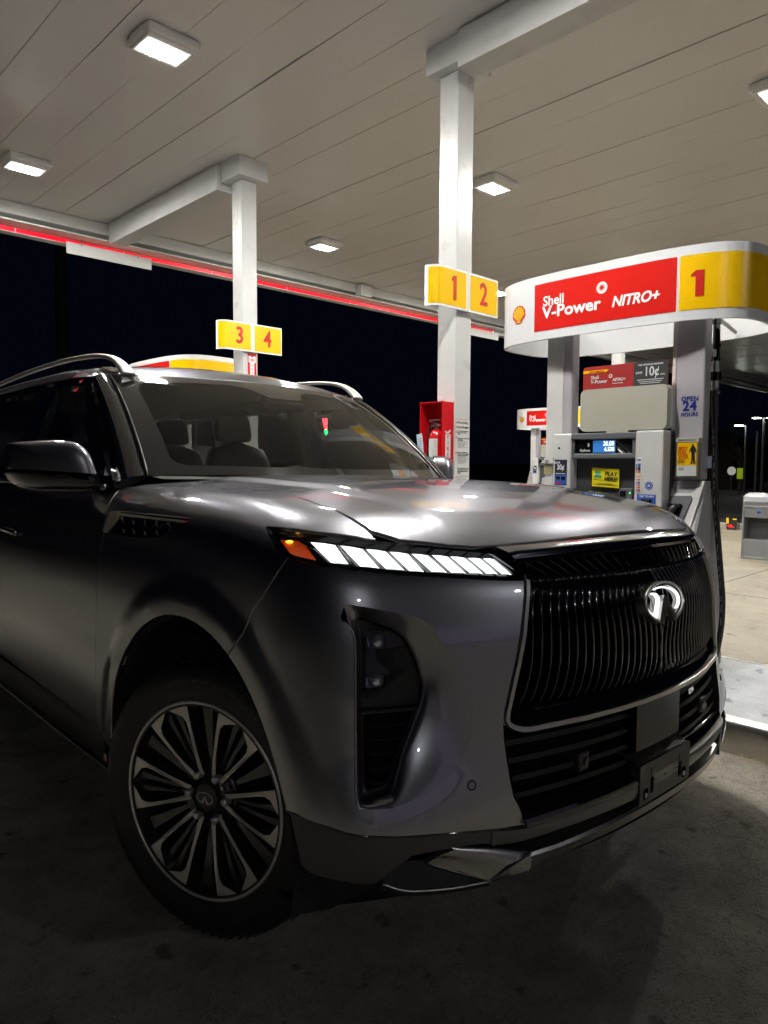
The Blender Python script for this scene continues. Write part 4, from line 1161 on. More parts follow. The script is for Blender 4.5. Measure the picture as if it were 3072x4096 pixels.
def A(p): return np.array(p, float)
def dens(P, step=.02, close=True):
    P = [A(p) for p in P]; out = []
    n = len(P)
    for i in range(n if close else n - 1):
        a, b = P[i], P[(i + 1) % n]
        k = max(1, int(math.ceil(np.linalg.norm(b - a) / step)))
        for j in range(k): out.append(a + (b - a) * j / k)
    if not close: out.append(P[-1])
    return np.array(out)
def smooth_poly(P, k=4, close=False):
    P = [Vector(p) for p in P]; out = []
    n = len(P)
    rg = range(n) if close else range(n - 1)
    for i in rg:
        a, b, c, d = (P[(i - 1) % n] if close else P[max(i - 1, 0)], P[i], P[(i + 1) % n], P[(i + 2) % n] if close else P[min(i + 2, n - 1)])
        for j in range(k):
            t = j / k
            out.append(.5 * ((2 * b) + (c - a) * t + (2 * a - 5 * b + 4 * c - d) * t * t + (3 * b - a - 3 * c + d) * t ** 3))
    if not close: out.append(P[-1])
    return [tuple(p) for p in out]
def inpoly(q, poly):
    x, y = q[:, 0], q[:, 1]; c = np.zeros(len(q), bool)
    n = len(poly); j = n - 1
    for i in range(n):
        xi, yi = poly[i]; xj, yj = poly[j]
        if yi != yj:
            c ^= ((yi > y) != (yj > y)) & (x < (xj - xi) * (y - yi) / (yj - yi) + xi)
        j = i
    return c
def shrink(q, d):
    n = len(q)
    nxt, prv = np.roll(q, -1, 0), np.roll(q, 1, 0)
    t = nxt - prv; L = np.linalg.norm(t, axis=1, keepdims=True); L[L == 0] = 1; t = t / L
    nn = np.stack([-t[:, 1], t[:, 0]], 1)
    area = .5 * np.sum(q[:, 0] * nxt[:, 1] - nxt[:, 0] * q[:, 1])
    return q + nn * d * (1 if area > 0 else -1)
def hoodmap(q):
    x, y = q[:, 0], q[:, 1]
    lo = np.full(x.shape, 1.0); hi = np.full(x.shape, 1.5)
    for _ in range(34):
        m_ = (lo + hi) / 2; g = G(x, y, m_); lo = np.where(g < 0, m_, lo); hi = np.where(g < 0, hi, m_)
    return np.stack([x, y, (lo + hi) / 2], -1)
def panel(name, outer, holes, mt, parent, step=.022, lip=.012, gap=.0019, off=0.0, mapping=None, both=True, topar=None, label=None, hgap=None):
    """sheet-metal panel lying on the body surface, edges folded in"""
    mapping = mapping or unpar; topar = topar or par
    q = shrink(topar(dens(outer, step)), gap)
    hs = [shrink(topar(dens(h, step)), -(gap if hgap is None else hgap)) for h in holes]
    lo, hi = q.min(0), q.max(0)
    gx, gy = np.meshgrid(np.arange(lo[0], hi[0], step), np.arange(lo[1], hi[1], step))
    gx = gx + (np.arange(gx.shape[0]) % 2)[:, None] * step * .5
    g = np.stack([gx.ravel(), gy.ravel()], 1)
    k = inpoly(g, q)
    for h in hs: k &= ~inpoly(g, h)
    g = g[k]
    B = np.concatenate([q] + hs)
    dmin = np.full(len(g), 9.)
    for b in B: dmin = np.minimum(dmin, np.hypot(g[:, 0] - b[0], g[:, 1] - b[1]))
    g = g[dmin > step * .45]
    V_ = np.concatenate([B, g])
    E_ = []; s = 0
    for L_ in [q] + hs:
        n = len(L_); E_ += [(s + i, s + (i + 1) % n) for i in range(n)]; s += n
    r = delaunay_2d_cdt([Vector(v) for v in V_], E_, [], 0, 1e-6)
    V2 = np.array([tuple(v) for v in r[0]]); F = r[2]
    cen = np.array([V2[list(f)].mean(0) for f in F])
    k = inpoly(cen, q)
    for h in hs: k &= ~inpoly(cen, h)
    F = [list(f) for f, kk in zip(F, k) if kk]
    P = mapping(V2); N = grad(P[:, 0], P[:, 1], P[:, 2])
    if off: P = P + N * off
    # orientation
    f0 = F[len(F) // 2]; nn = np.cross(P[f0[1]] - P[f0[0]], P[f0[2]] - P[f0[0]])
    if nn @ N[f0[0]] < 0: F = [f[::-1] for f in F]
    # boundary lips
    cnt = {}
    for f in F:
        for i in range(len(f)):
            a, b = f[i], f[(i + 1) % len(f)]; cnt[(a, b)] = 1
    bd = [(a, b) for (a, b) in cnt if (b, a) not in cnt]
    idx = {}; P2 = list(P); 
    for a, b in bd:
        for v in (a, b):
            if v not in idx: idx[v] = len(P2); P2.append(P[v] - N[v] * lip)
    LF = [[b, a, idx[a], idx[b]] for a, b in bd]
    P2 = np.array(P2)
    objs = []
    for side in ((1, -1) if both else (1,)):
        PP = P2 * np.array([side, 1, 1]); FF = [f if side == 1 else f[::-1] for f in F + LF]
        me = bpy.data.meshes.new(name)
        me.from_pydata([tuple(v) for v in PP], [], FF)
        me.polygons.foreach_set('use_smooth', [True] * len(FF))
        me.update()
        ln = []
        NS = N * np.array([side, 1, 1])
        for i, f in enumerate(FF):
            for v in f:
                ln.append(tuple(NS[v]) if i < len(F) else (0, 0, 0))
        # polygons keep order
        me.normals_split_custom_set(ln)
        o = link(name, me, mt, parent)
        if label: o['label'] = label
        objs.append(o)
    return objs
def solve(fn, lo, hi):
    a, b = lo, hi; fa, fb = fn(a), fn(b); side = 0
    for _ in range(60):      # false position (Illinois), stops once the point lies on the skin
        c = (fa * b - fb * a) / (fa - fb) if abs(fa - fb) > 1e-12 else (a + b) / 2
        fc = fn(c)
        if abs(fc) < 2e-6: return c
        if (fc > 0) == (fb > 0):
            b, fb = c, fc
            if side == -1: fa *= .5
            side = -1
        else:
            a, fa = c, fc
            if side == 1: fb *= .5
            side = 1
    return c
def gs_(x, y, z): return float(G(A(x), A(y), A(z)))
def nrm(P): P = A(P); return grad(A(P[0]), A(P[1]), A(P[2]))
def sk(x, z, d=0.0):      # point on the front skin
    y = solve(lambda y: gs_(x, y, z), -1.3, .2); P = A((x, y, z)); return P + nrm(P) * d
def sd(y, z, d=0.0):      # point on the right flank
    x = solve(lambda x: gs_(x, y, z), -1.3, -.3); P = A((x, y, z)); return P + nrm(P) * d
def offs(P, d):           # push a surface point along the normal
    P = A(P); return P + nrm(P) * d
def resamp(P, n, close=True):
    P = np.array(P, float)
    if close: P = np.concatenate([P, P[:1]])
    s = np.concatenate([[0], np.cumsum(np.linalg.norm(np.diff(P, axis=0), axis=1))])
    t = np.linspace(0, s[-1], n + (1 if close else 0))
    R_ = np.stack([np.interp(t, s, P[:, i]) for i in range(3)], 1)
    return R_[:-1] if close else R_
def lr(build):            # build(side) for right (1) and left (-1)
    return [build(1), build(-1)]
def mx(P, s): return [(p[0] * s, p[1], p[2]) for p in P]
def meshlr(name, mbf, mt, parent=car, smooth=False, label=None):
    """mbf() returns MB built for the right side; a mirrored copy is linked for the left"""
    o = mbf().build(name, mt, parent, smooth)
    me = o.data.copy()
    for v in me.vertices: v.co.x = -v.co.x
    me.flip_normals()
    o2 = bpy.data.objects.new(name, me); COL.objects.link(o2); o2.parent = parent
    return o, o2

SLATM = mat('slat_black', (.007, .007, .007), .55, spec=.3)
BEAD = mat('edge_highlight_bead', (.22, .21, .23), .25, metal=.85, coat=1)  # bead toned to imitate the highlight along the rounded bezel edge
# ---- outlines of the panels (right side), metres in the car frame
HLO = TR['hl_out']
HS = [(-.72, .66, 1.34), (-.728, .42, 1.34), (-.742, .15, 1.33), (-.765, -.09, 1.31), (-.788, -.24, 1.29), (-.806, -.34, 1.28), (-.818, -.43, 1.265), (-.819, -.50, 1.24), (-.812, -.548, 1.215)]
HSs = smooth_poly(HS, 4)
hl_top = [HLO[0], HLO[2], HLO[3]]                      # tip to the hood corner
arcf = [(-1.05, -.537 * cos(radians(t)) , .41 + .537 * sin(radians(t))) for t in range(0, 181, 5)]   # front foot over the top to the rear foot
def arr(t): return float(np.interp(t, [-5, 4, 12, 22, 60, 90, 130, 185], [.580, .576, .558, .546, .545, .540, .537, .537]))
def arc(t0, t1, n=24):
    T = [t0 + (t1 - t0) * k / n for k in range(n + 1)]
    return [(-1.05, -arr(t) * cos(radians(t)), .41 + arr(t) * sin(radians(t))) for t in T]
SEAMA = 62.0   # angle on the arch where the bumper seam lands
seamBF = [HLO[-3]] + [TR['seamBF'][1], TR['seamBF'][2], TR['seamBF'][3], TR['seamBF2'][1]]
doorF = [(-.935, .775, 1.318), (-.945, .742, 1.286), (-.978, .705, 1.243), (-1.0, .684, 1.195), (-1.01, .682, 1.14), (-1.02, .684, 1.08), (-1.03, .685, 1.0), (-1.037, .684, .80), (-1.037, .690, .60), (-1.028, .70, .425)]
fender = list(HSs) + [HLO[4], HLO[3], HLO[2], HLO[1], HLO[0], HLO[-1], HLO[-2], HLO[-3]] + seamBF[1:] + arc(SEAMA, 180 + 1) + [(-1.03, .57, .40), (-1.028, .70, .41)] + doorF[::-1] + [(-.90, .79, 1.33), (-.80, .72, 1.34)]
VO = TR['vent_out']; VI = TR['vent_in']
panel('fender', fender, [VO], PAINT, car)

# bumper skin
GO = [TR['grille_out'][0], TR['grille_out'][1], TR['grille_out'][2], TR['grille_out'][3]] + TR['grille_out2'][0:5]
LG_ = TR['lowgr_left']
PK = smooth_poly(TR['pocket'], 3, True)
bump = [HLO[-3], HLO[-4], HLO[-5], HLO[-6], HLO[-7], HLO[-8], HLO[-9], HLO[-10], HLO[-11]]
bumper = bump[0:] + GO[0:] + [LG_[0], LG_[1], LG_[2], LG_[3], LG_[4], LG_[5], (-.565, -.860, .509)] + TR['lowcrease'][8:-1][:1] + TR['lowcrease'][::-1][2:] + arc(18.5, SEAMA, 12) + seamBF[::-1][:-1]
# drop duplicates closer than 4 mm
def clean(P, e=.004):
    out = [P[0]]
    for p in P[1:]:
        if np.linalg.norm(A(p) - A(out[-1])) > e: out.append(p)
    if np.linalg.norm(A(out[0]) - A(out[-1])) < e: out.pop()
    return out
bumper = clean(bumper)
panel('front_bumper', bumper, [PK], PAINT, car, step=.018, hgap=-.0008, lip=.006)
val = clean(TR['lowcrease'][:9] + [(-.62, -.83, .474), (-.70, -.82, .486), (-.776, -.794, .492), (-.863, -.762, .492), (-.905, -.735, .465), (-.935, -.715, .436), (-.992, -.659, .436), (-1.035, -.590, .446)] + arc(4.5, 17.5, 5))
panel('lower_valance', val, [], mat('valance_grey', (.045, .044, .044), .42), car, step=.02, off=-.006)

# pocket beside the fog lamps: bevel from the skin edge down to the lamp
LP = smooth_poly(TR['lamp'], 3, True)
def pocket_mb():
    n = 160
    a = resamp(dens(PK, .01), n); b = resamp(dens(LP, .01), n)
    # align the two loops by angle about the lamp centre in (a, phi)
    qa, qb = par(a), par(b); c = qb.mean(0)
    th = np.linspace(-pi, pi, n, endpoint=False)
    def byang(q):
        t = np.arctan2(q[:, 1] - c[1], q[:, 0] - c[0]); r = np.hypot(q[:, 0] - c[0], q[:, 1] - c[1])
        o = np.argsort(t); t, r = t[o], r[o]
        return np.interp(th, np.concatenate([t - 2 * pi, t, t + 2 * pi]), np.tile(r, 3))
    ra, rb = byang(qa), byang(qb)
    loops = []
    K_ = 7
    for k in range(K_ + 1):
        t = k / K_
        rr_ = ra + (rb - ra) * t
        q = np.stack([c[0] + rr_ * np.cos(th), c[1] + rr_ * np.sin(th)], 1)
        P = unpar(q); N = grad(P[:, 0], P[:, 1], P[:, 2])
        soft = np.clip((np.cos(th + radians(50)) + .15) / 1.0, 0, 1); soft = soft * soft * (3 - 2 * soft)
        pw = 1.1 + .8 * soft
        dep = ((.044 - .012 * soft) * (t ** pw))[:, None]
        loops.append([tuple(v) for v in P - N * (dep + .0005)])
    loops.append([tuple(v) for v in P - N * .058])
    mb = MB(); mb.loft(loops)
    return mb
meshlr('fog_lamp_bezel', pocket_mb, PAINT, smooth=True)
def blade_bead():
    P = [p for p in TR['pocket'] if p[0] < -.872 or p[2] < .56 and p[0] < -.8]
    P = sorted([p for p in TR['pocket'][14:] if p[0] < -.80], key=lambda p: -p[2])
    P = [p for p in TR['pocket'] if p[0] < -.86 and p[2] < 1.03]; P = sorted(P, key=lambda p: -p[2])
    mb = MB(); mb.tube([tuple(offs(p, -.001) + A((.003, .0, 0))) for p in smooth_poly(P, 5)], [.0015] + [.0042] * (len(smooth_poly(P, 5)) - 2) + [.002], 8); return mb
meshlr('bezel_edge_highlight', blade_bead, BEAD, smooth=True)
def fog_side(s):
    f = empty('fog_lamp', parent=car)
    sp = TR['lampsplit'] if 'lampsplit' in TR else None
    zc = .815
    up = [p for p in LP if p[2] >= zc]; dn = [p for p in LP if p[2] < zc]
    def zone(name, pts, d, mt, par_=f, **kw):
        o = panel(name, pts, [], mt, par_, step=.02, off=-d, both=False, lip=.03, gap=kw.get('gap', .0))[0]
        if s < 0:
            for v in o.data.vertices: v.co.x = -v.co.x
            o.data.flip_normals()
        return o
    # split polygons at zc
    def half(keep):
        out = []
        n = len(LP)
        for i in range(n):
            a, b = A(LP[i]), A(LP[(i + 1) % n])
            if keep(a[2]): out.append(tuple(a))
            if keep(a[2]) != keep(b[2]):
                t = (zc - a[2]) / (b[2] - a[2]); out.append(tuple(a + (b - a) * t))
        return clean(out, .002)
    U = half(lambda z: z >= zc); D = half(lambda z: z < zc)
    zone('lamp_backing', U, .075, SATB)
    zone('lamp_rim', D, .075, DEEP)
    zone('lamp_lens', U, .047, SMOKE, gap=.004)
    # lower black vent with slats
    mb = MB()
    cd_ = np.array(D).mean(0)
    for k in range(6):
        z = .775 - k * .030
        xs = [p for p in D if abs(p[2] - z) < .03]
        x0 = min(p[0] for p in xs); x1 = max(p[0] for p in xs)
        if x1 - x0 < .04: continue
        a = offs(sk(x0 + .022, z), -.060); b = offs(sk(x1 - .016, z), -.060)
        mb.tube([tuple(mx([a], s)[0]), tuple(mx([(a + b) / 2 + A((0, -.006, 0))], s)[0]), tuple(mx([b], s)[0])], .0045, 6, flat=(2.2, .7))
    mb.build('vent_slat_set', SATB, f)
    mb = MB()
    R_ = resamp(dens(D, .01), 90)
    lo_ = []
    c_ = R_.mean(0)
    for t, d in ((0, -.046), (.03, -.044), (.09, -.048), (.10, -.062)):
        lo_.append(mx([tuple(offs(p + (c_ - p) * t * 1.4, d)) for p in R_], s))
    mb.loft(lo_); mb.build('vent_frame', SATB, f, smooth='auto')
    # projector units
    for key in ('fog1', 'fog2'):
        Q = [A(p) for p in TR[key]]
        c = sum(Q) / 4; n_ = nrm(c)
        mb = MB()
        fr_ = lambda t, d: mx([tuple(c + (q - c) * t - n_ * d) for q in Q], s)
        mb.loft([fr_(1.0, .052), fr_(.97, .050), fr_(.80, .068), fr_(.55, .074)], caps=False)
        mb._add(fr_(.55, .074), [[0, 1, 2, 3]])
        mb.build('lamp_reflector', CHROME, f)
        mb = MB(); cc = c - n_ * .060
        rx = (Q[1] - Q[0]) * .16
        mb.ball(tuple(mx([cc + rx], s)[0]), (.020, .014, .020), 8)
        mb.build('projector_lens', LENS_SOLID, f, smooth=True)
        mb = MB(); mb.loft([fr_(.99, .0505), fr_(.97, .049), fr_(.86, .0495), fr_(.85, .053)]); mb.build('unit_frame', GLOSSB, f)
    return f
LENS_SOLID = mat('projector_glass', (.55, .58, .6), .05, metal=.75, coat=1)
lr(fog_side)

# ---- headlights
def head_side(s):
    h = empty('headlight', parent=car)
    def flip(o):
        if s < 0:
            for v in o.data.vertices: v.co.x = -v.co.x
            o.data.flip_normals()
        return o
    HL = smooth_poly(HLO, 2, True)
    flip(panel('lamp_housing', HLO, [], GLOSSB, h, step=.02, off=-.022, both=False, lip=.02, gap=0)[0])
    flip(panel('lamp_lens', HLO, [], LENS, h, step=.02, off=-.0015, both=False, lip=.004, gap=.002)[0])
    # rim
    R_ = resamp(dens(HLO, .01), 160); c_ = R_.mean(0)
    q = par(R_); 
    q2 = shrink(q, .007); q3 = shrink(q, .0015)
    def at(qq, d): P = unpar(qq); N = grad(P[:, 0], P[:, 1], P[:, 2]); return mx([tuple(v) for v in P + N * d], s)
    mb = MB(); mb.loft([at(q3, -.004), at(q3, .0012), at(q2, .0006), at(q2, -.02)]); mb.build('lamp_rim', GLOSSB, h, smooth='auto')
    for Q in TR['slats']:
        Q = [A(p) for p in Q]
        Q = [Q[0] + (Q[1] - Q[0]) * .05, Q[1] - (Q[1] - Q[0]) * .05, Q[2] - (Q[2] - Q[3]) * .05, Q[3] + (Q[2] - Q[3]) * .05]
        n = 6
        mb = MB()
        rows = []
        for i in range(n + 1):
            t = i / n
            a = Q[0] + (Q[3] - Q[0]) * t; b = Q[1] + (Q[2] - Q[1]) * t
            sag = .006 * sin(pi * t)
            rows.append([tuple(mx([offs(a, -.010 - .003 * t)], s)[0]), tuple(mx([offs((a + b) / 2, -.0085 - .003 * t)], s)[0]), tuple(mx([offs(b, -.011 - .003 * t)], s)[0])])
        mb.loft(rows, closed=False)
        sl_ = mb.build('light_blade', DRL, h, smooth=True, fix=False)
        # bright edge fin beside each blade
        mb = MB()
        mb.tube([tuple(mx([offs(Q[1] + (Q[2] - Q[1]) * t + (Q[1] - Q[0]) * .10, -.010)], s)[0]) for t in (0, .25, .5, .75, 1.0)], [.0016, .0022, .0024, .0022, .001], 6)
        mb.build('light_guide_fin', DRLE, h, smooth=True)
    Q = [A(p) for p in TR['amber']]
    c = sum(Q) / len(Q)
    mb = MB(); mb.loft([mx([tuple(offs(q, -.014)) for q in Q], s), mx([tuple(offs(q + (c - q) * .06, -.010)) for q in Q], s)]); mb._add(mx([tuple(offs(q + (c - q) * .06, -.010)) for q in Q], s), [list(range(len(Q)))])
    am = mb.build('side_marker', AMB, h)
    mb = MB(); mb.ball(tuple(mx([offs(Q[0] * .45 + Q[1] * .35 + c * .2, -.010)], s)[0]), (.011, .011, .004), 8); mb.build('marker_bulb', AMBL, h, smooth=True)
    return h
lr(head_side)

# ---- hood (both sides in one piece)
hoodR = [(p[0] + .002, p[1], p[2]) for p in HSs] + [(-.79, -.590, 1.2), (-.72, -.638, 1.19)] 
front = [(-.66, -.672, 1.188), (-.60, -.702, 1.185), (-.52, -.728, 1.186), (-.42, -.751, 1.192), (-.30, -.770, 1.2), (-.17, -.780, 1.205), (0, -.784, 1.207)]
# follow the headlight top edge for the outer part
hoodR = [(p[0] + .001, p[1], p[2]) for p in HSs] + [(-.769, -.603, 1.197), (-.72, -.634, 1.19)] + front
full = hoodR + [(-p[0], p[1], p[2]) for p in hoodR[::-1][1:]]
cowl = [(x, .46 + .36 * (x / .8) ** 2 * .9, 1.35) for x in np.linspace(.70, -.70, 15)]
hood_o = panel('hood', full + cowl, [], PAINT, car, step=.017, mapping=hoodmap, topar=lambda P: P[:, :2], both=False, gap=.002, lip=.014)[0]

# satin strip between hood and grille
def zs(x): return 1.197 - .012 * (abs(x) / .55) ** 2
def zt(x): return 1.169 - .013 * (abs(x) / .52) ** 2
XS_ = np.linspace(-.545, .545, 46)
mb = MB()
lo_ = []
for x in XS_:
    xb = x * .948
    a = sk(x, zs(x)); b = sk(xb, zt(xb))
    m1 = a * .5 + b * .5
    mid = lambda t: sk(x + (xb - x) * t, zs(x) + (zt(x) - zs(x)) * t)
    lo_.append([tuple(offs(a, -.012)), tuple(offs(a, .001)), tuple(offs(mid(.3), .0068)), tuple(offs(mid(.55), .0098)), tuple(offs(mid(.78), .0085)), tuple(offs(b, .002)), tuple(offs(b, -.012))])
mb.loft(lo_, closed=False)
mb.build('hood_edge_strip', mat('satin_strip_metal', (.40, .40, .42), .16, metal=1.0, coat=1, coat_rough=.02), car, smooth='auto')
# black channel behind strips and louvres
mb = MB()
lo_ = []
for x in np.linspace(-.555, .555, 40):
    k = 1 - .10 * (abs(x) / .55) ** 2
    lo_.append([tuple(sk(x, 1.206 - .012 * (x / .55) ** 2, -.018)), tuple(sk(x * .97, 1.175, -.026)), tuple(sk(x * .94, 1.14, -.030)), tuple(sk(x * .93, 1.10, -.022)), tuple(sk(x * .93, 1.06, -.06))])
mb.loft(lo_, closed=False); mb.build('upper_channel', GLOSSB, car, smooth=True)
mb = MB()
for z0, z1, d, w_ in ((1.166, 1.159, .0015, .505), (1.113, 1.105, .003, .497)):
    lo_ = []
    for x in np.linspace(-w_, w_, 44):
        k = 0.0 if z0 > 1.15 else 0
        dz = -.010 * (abs(x) / .5) ** 2 if z0 > 1.15 else 0
        lo_.append([tuple(sk(x, z0 + dz, -.015)), tuple(sk(x, z0 + dz, d)), tuple(sk(x, z1 + dz, d)), tuple(sk(x, z1 + dz, -.02))])
    mb.loft(lo_, closed=False)
mb.build('louvre_frame', GLOSSB, car, smooth='auto')
def louvre(x):
    sl = -.062 * x / .5
    rows = []
    for t in (0, .25, .5, .75, 1):
        z = 1.160 - .047 * t - (.010 * (abs(x) / .5) ** 2) * (1 - t)
        xx = x * .985 + sl * (t - .5)
        a = sk(xx, z); n_ = nrm(a)
        w1 = .0045 + .0015 * t
        rows.append([tuple(a + A((-w1, 0, 0)) - n_ * .020), tuple(a + A((-w1, 0, 0)) - n_ * .004), tuple(a + A((-w1 * .3, 0, 0)) + n_ * .0005), tuple(a + A((w1 * 2.6, 0, 0)) - n_ * .010), tuple(a + A((w1 * 2.6, 0, 0)) - n_ * .022)])
    mb = MB(); mb.loft(rows, closed=False)
    return mb.build('grille_louvre', GLOSSB, car, smooth=True, fix=False)
for i in range(25):
    louvre(-.468 + i * .039)

# ---- main grille
grille = empty('grille', parent=car)
def gx_edge(z):   # half width of the opening at height z
    return float(np.interp(z, [.733, .743, .754, .768, .788, .846, .909, .944, 1.01, 1.074, 1.11], [.562, .586, .600, .608, .607, .591, .573, .565, .549, .529, .517]))
# chrome frame: outer U and inner U on the skin
nz = 46
path = []
for z in np.linspace(1.108, .80, 22): path.append((-gx_edge(z), z))
for p in TR['grille_out2'][2:9]: path.append((p[0], p[2] + .0))
for x in np.linspace(-.33, 0, 10): path.append((x, .735 + .002 * (1 - abs(x) / .36)))
full_ = path + [(-x, z) for x, z in path[::-1][1:]]
pin = []
for i, (x, z) in enumerate(full_):
    a = A(full_[max(i - 1, 0)]); b = A(full_[min(i + 1, len(full_) - 1)]); t = b - a; t = t / np.linalg.norm(t)
    n2 = A((t[1] * -1, t[0]))
    n2 = n2 if n2 @ (A((0, .95)) - A((x, z))) > 0 else -n2
    wv = .013 if abs(n2[0]) > .7 else .016
    pin.append((x + n2[0] * wv, z + n2[1] * wv))
mb = MB(); lo_ = []
for (x, z), (xi, zi) in zip(full_, pin):
    a = sk(x, z); b = sk(xi, zi)
    lo_.append([tuple(offs(a, -.01)), tuple(offs(a, .003)), tuple(offs(a * .85 + b * .15, .007)), tuple(offs(b * .9 + a * .1, .006)), tuple(offs(b, .001)), tuple(offs(b, -.016))])
mb.loft(lo_, closed=False); mb.build('chrome_frame', SATIN, grille, smooth='auto')
# gloss black inner sill following the frame and the deep cavity
mb = MB(); lo_ = []
for x in np.linspace(-.60, .60, 60):
    zb = float(np.interp(abs(x), [0, .33, .52, .57, .60], [.757, .754, .752, .765, .80]))
    xx = max(-gx_edge(zb) + .012, min(gx_edge(zb) - .012, x))
    lo_.append([tuple(sk(xx, zb, -.004)), tuple(sk(xx, zb + .012, -.008)), tuple(sk(xx * .99, zb + .034, -.028)), tuple(sk(xx * .99, zb + .036, -.075))])
mb.loft(lo_, closed=False); mb.build('grille_sill', GLOSSB, grille, smooth=True)
mb = MB(); lo_ = []
for x in np.linspace(-1, 1, 40):
    row = []
    for z in (1.12, 1.05, .95, .85, .76, .74):
        w_ = gx_edge(min(z, 1.1)) - .006
        row.append(tuple(sk(x * w_, z, -.066)))
    lo_.append(row)
mb.loft(lo_, closed=False); mb.build('grille_mesh_back', DEEP, grille)
for s in (-1, 1):
    mb = MB(); rows = []
    for z in np.linspace(1.115, .76, 16):
        w_ = gx_edge(min(z, 1.11)) - .010
        rows.append([tuple(sk(s * w_, z, -.001)), tuple(sk(s * (w_ - .008), z, -.006)), tuple(sk(s * (w_ - .010), z, -.066))])
    mb.loft(rows, closed=False); mb.build('grille_side_wall', GLOSSB, grille, smooth=True)
def bar(u):
    s = 1 if u > 0 else -1
    rows = []
    n = 16
    for k in range(n + 1):
        t = k / n
        z = 1.106 - t * (1.106 - .798)
        wt, wb = .496, .575
        x = u * (wt + (wb - wt) * t) + s * .014 * sin(2 * pi * t) * (1 - .3 * abs(u)) - s * .004
        fade = min(1, (t / .30)) if t < .30 else 1
        a = sk(x, z); n_ = nrm(a)
        hw = .0026 + .0105 * (1 - fade) ** 1.3
        d0 = .010 + .002 * (1 - fade) + (.006 * max(0, (t - .93) / .07))
        fr_ = a - n_ * d0
        side = A((1, 0, 0)); side = side - n_ * (side @ n_); side /= np.linalg.norm(side)
        rows.append([tuple(fr_ - side * hw * 1.3 - n_ * .05), tuple(fr_ - side * hw - n_ * .004), tuple(fr_ - side * hw * .4), tuple(fr_ + side * hw * .4), tuple(fr_ + side * hw - n_ * .004), tuple(fr_ + side * hw * 1.3 - n_ * .05)])
    mb = MB(); mb.loft(rows, closed=False)
    mb._add(rows[-1], [[5, 4, 3, 2, 1, 0]]); 
    return mb.build('grille_bar', GBAR, grille, smooth=True)
GBAR = mat('grille_bar_black', (.006, .006, .007), .10, coat=1.0, coat_rough=.02)
for i in range(38):
    u = (i - 18.5) / 19.0
    bar(u)

# ---- badge
BM = frame(sk(0, 1.012, -.004), (1, 0, 0), (0, .22, 1))
def bp(x, y, w_=0): return BM @ Vector((x, y, w_))
a_, b_ = .116, .0585
def oval(t, ra=0, rb=0): return ((a_ + ra) * cos(t), (b_ + rb) * sin(t))
badge = empty('badge', parent=car)
g0 = radians(-72); g1 = radians(252)
def ringmesh(name, r0, r1, z0, z1, mt, t0, t1, n=70, rnd=True):
    mb = MB(); loops = []
    for k in range(n + 1):
        t = t0 + (t1 - t0) * k / n
        o = oval(t, r1, r1); i = oval(t, r0, r0); mo = oval(t, (r0 + r1) / 2, (r0 + r1) / 2)
        loops.append([bp(*o, z0), bp(*oval(t, r1 - .002, r1 - .002), z1 - .002), bp(*mo, z1), bp(*oval(t, r0 + .002, r0 + .002), z1 - .002), bp(*i, z0)])
    mb.loft(loops, closed=True, caps=True)
    return mb.build(name, mt, badge, smooth='auto')
ringmesh('badge_ring', -.008, .003, -.022, .010, SATIN, radians(-66), radians(246))
ringmesh('badge_inner_ring', -.0135, -.009, -.012, .002, GLOSSB, radians(-60), radians(240))
ringmesh('badge_light_guide', -.0195, -.0145, -.006, .0035, LOGOE, radians(-42), radians(112), 44)
mb = MB(); mb.prism([oval(radians(t), -.012, -.012) for t in range(0, 360, 6)], -.022, -.008, fn=lambda q: tuple(bp(q[0], q[1], q[2]))); mb.build('badge_back', GLOSSB, badge)
for s in (-1, 1):
    # the two strokes of the road, meeting under the centre
    P0 = [(-.034, -.060), (-.058, -.052), (-.015, .010), (-.006, .019), (.0, .0185), (-.004, .008)] if s < 0 else [(.034, -.060), (.050, -.056), (.017, .0), (.007, .016), (.0, .0185), (.001, .008)]
    mb = MB(); mb.prism(P0, -.02, .010, fn=lambda q: tuple(bp(q[0], q[1], q[2]))); mb.build('badge_stroke', SATIN, badge)
    P1 = [(-.058, -.043), (-.065, -.040), (-.030, .010), (-.040, .022), (-.056, .027), (-.056, .031), (-.038, .027), (-.023, .012)] if s < 0 else [(.050, -.050), (.053, -.049), (.019, .0), (.017, .001)]
    mb = MB(); mb.prism(P1, -.006, .005, fn=lambda q: tuple(bp(q[0], q[1], q[2])))
    if s < 0: mb.build('badge_light_guide', LOGOE, badge)
    else: mb.build('badge_inner_edge', SATIND, badge)
mb = MB()
Lp = [oval(radians(t), -.0165, -.0165) for t in range(190, 236, 4)] + [(-.064, -.041)]
mb.tube([bp(x, y, .0) for x, y in Lp], .002, 6); mb.build('badge_light_guide', LOGOE, badge)

# ---- lower grille: cavity, slats, sensor panel, ledge

lowg = empty('lower_grille', parent=car)
mb = MB(); lo_ = []
for x in np.linspace(-.61, .61, 40):
    lo_.append([tuple(sk(x, .755, -.004)), tuple(sk(x, .75, -.075)), tuple(sk(x * .98, .65, -.10)), tuple(sk(x * .97, .56, -.10)), tuple(sk(x * .96, .545, -.02))])
mb.loft(lo_, closed=False); mb.build('cavity', DEEP, lowg)
for z in (.705, .662, .618, .575):
    for s in (-1, 1):
        mb = MB(); lo_ = []
        xs = np.linspace(.135, .585 + (z - .6) * .12, 16)
        for x in xs:
            e_ = min(1, (x - .135) / .05)
            lo_.append([tuple(sk(s * x, z + .010 * e_, -.020 - .01 * (1 - e_))), tuple(sk(s * x, z - .003, -.018)), tuple(sk(s * x, z - .008 * e_, -.05))])
        mb.loft(lo_, closed=True); mb.build('slat', SLATM, lowg, smooth='auto')
mb = MB(); lo_ = []
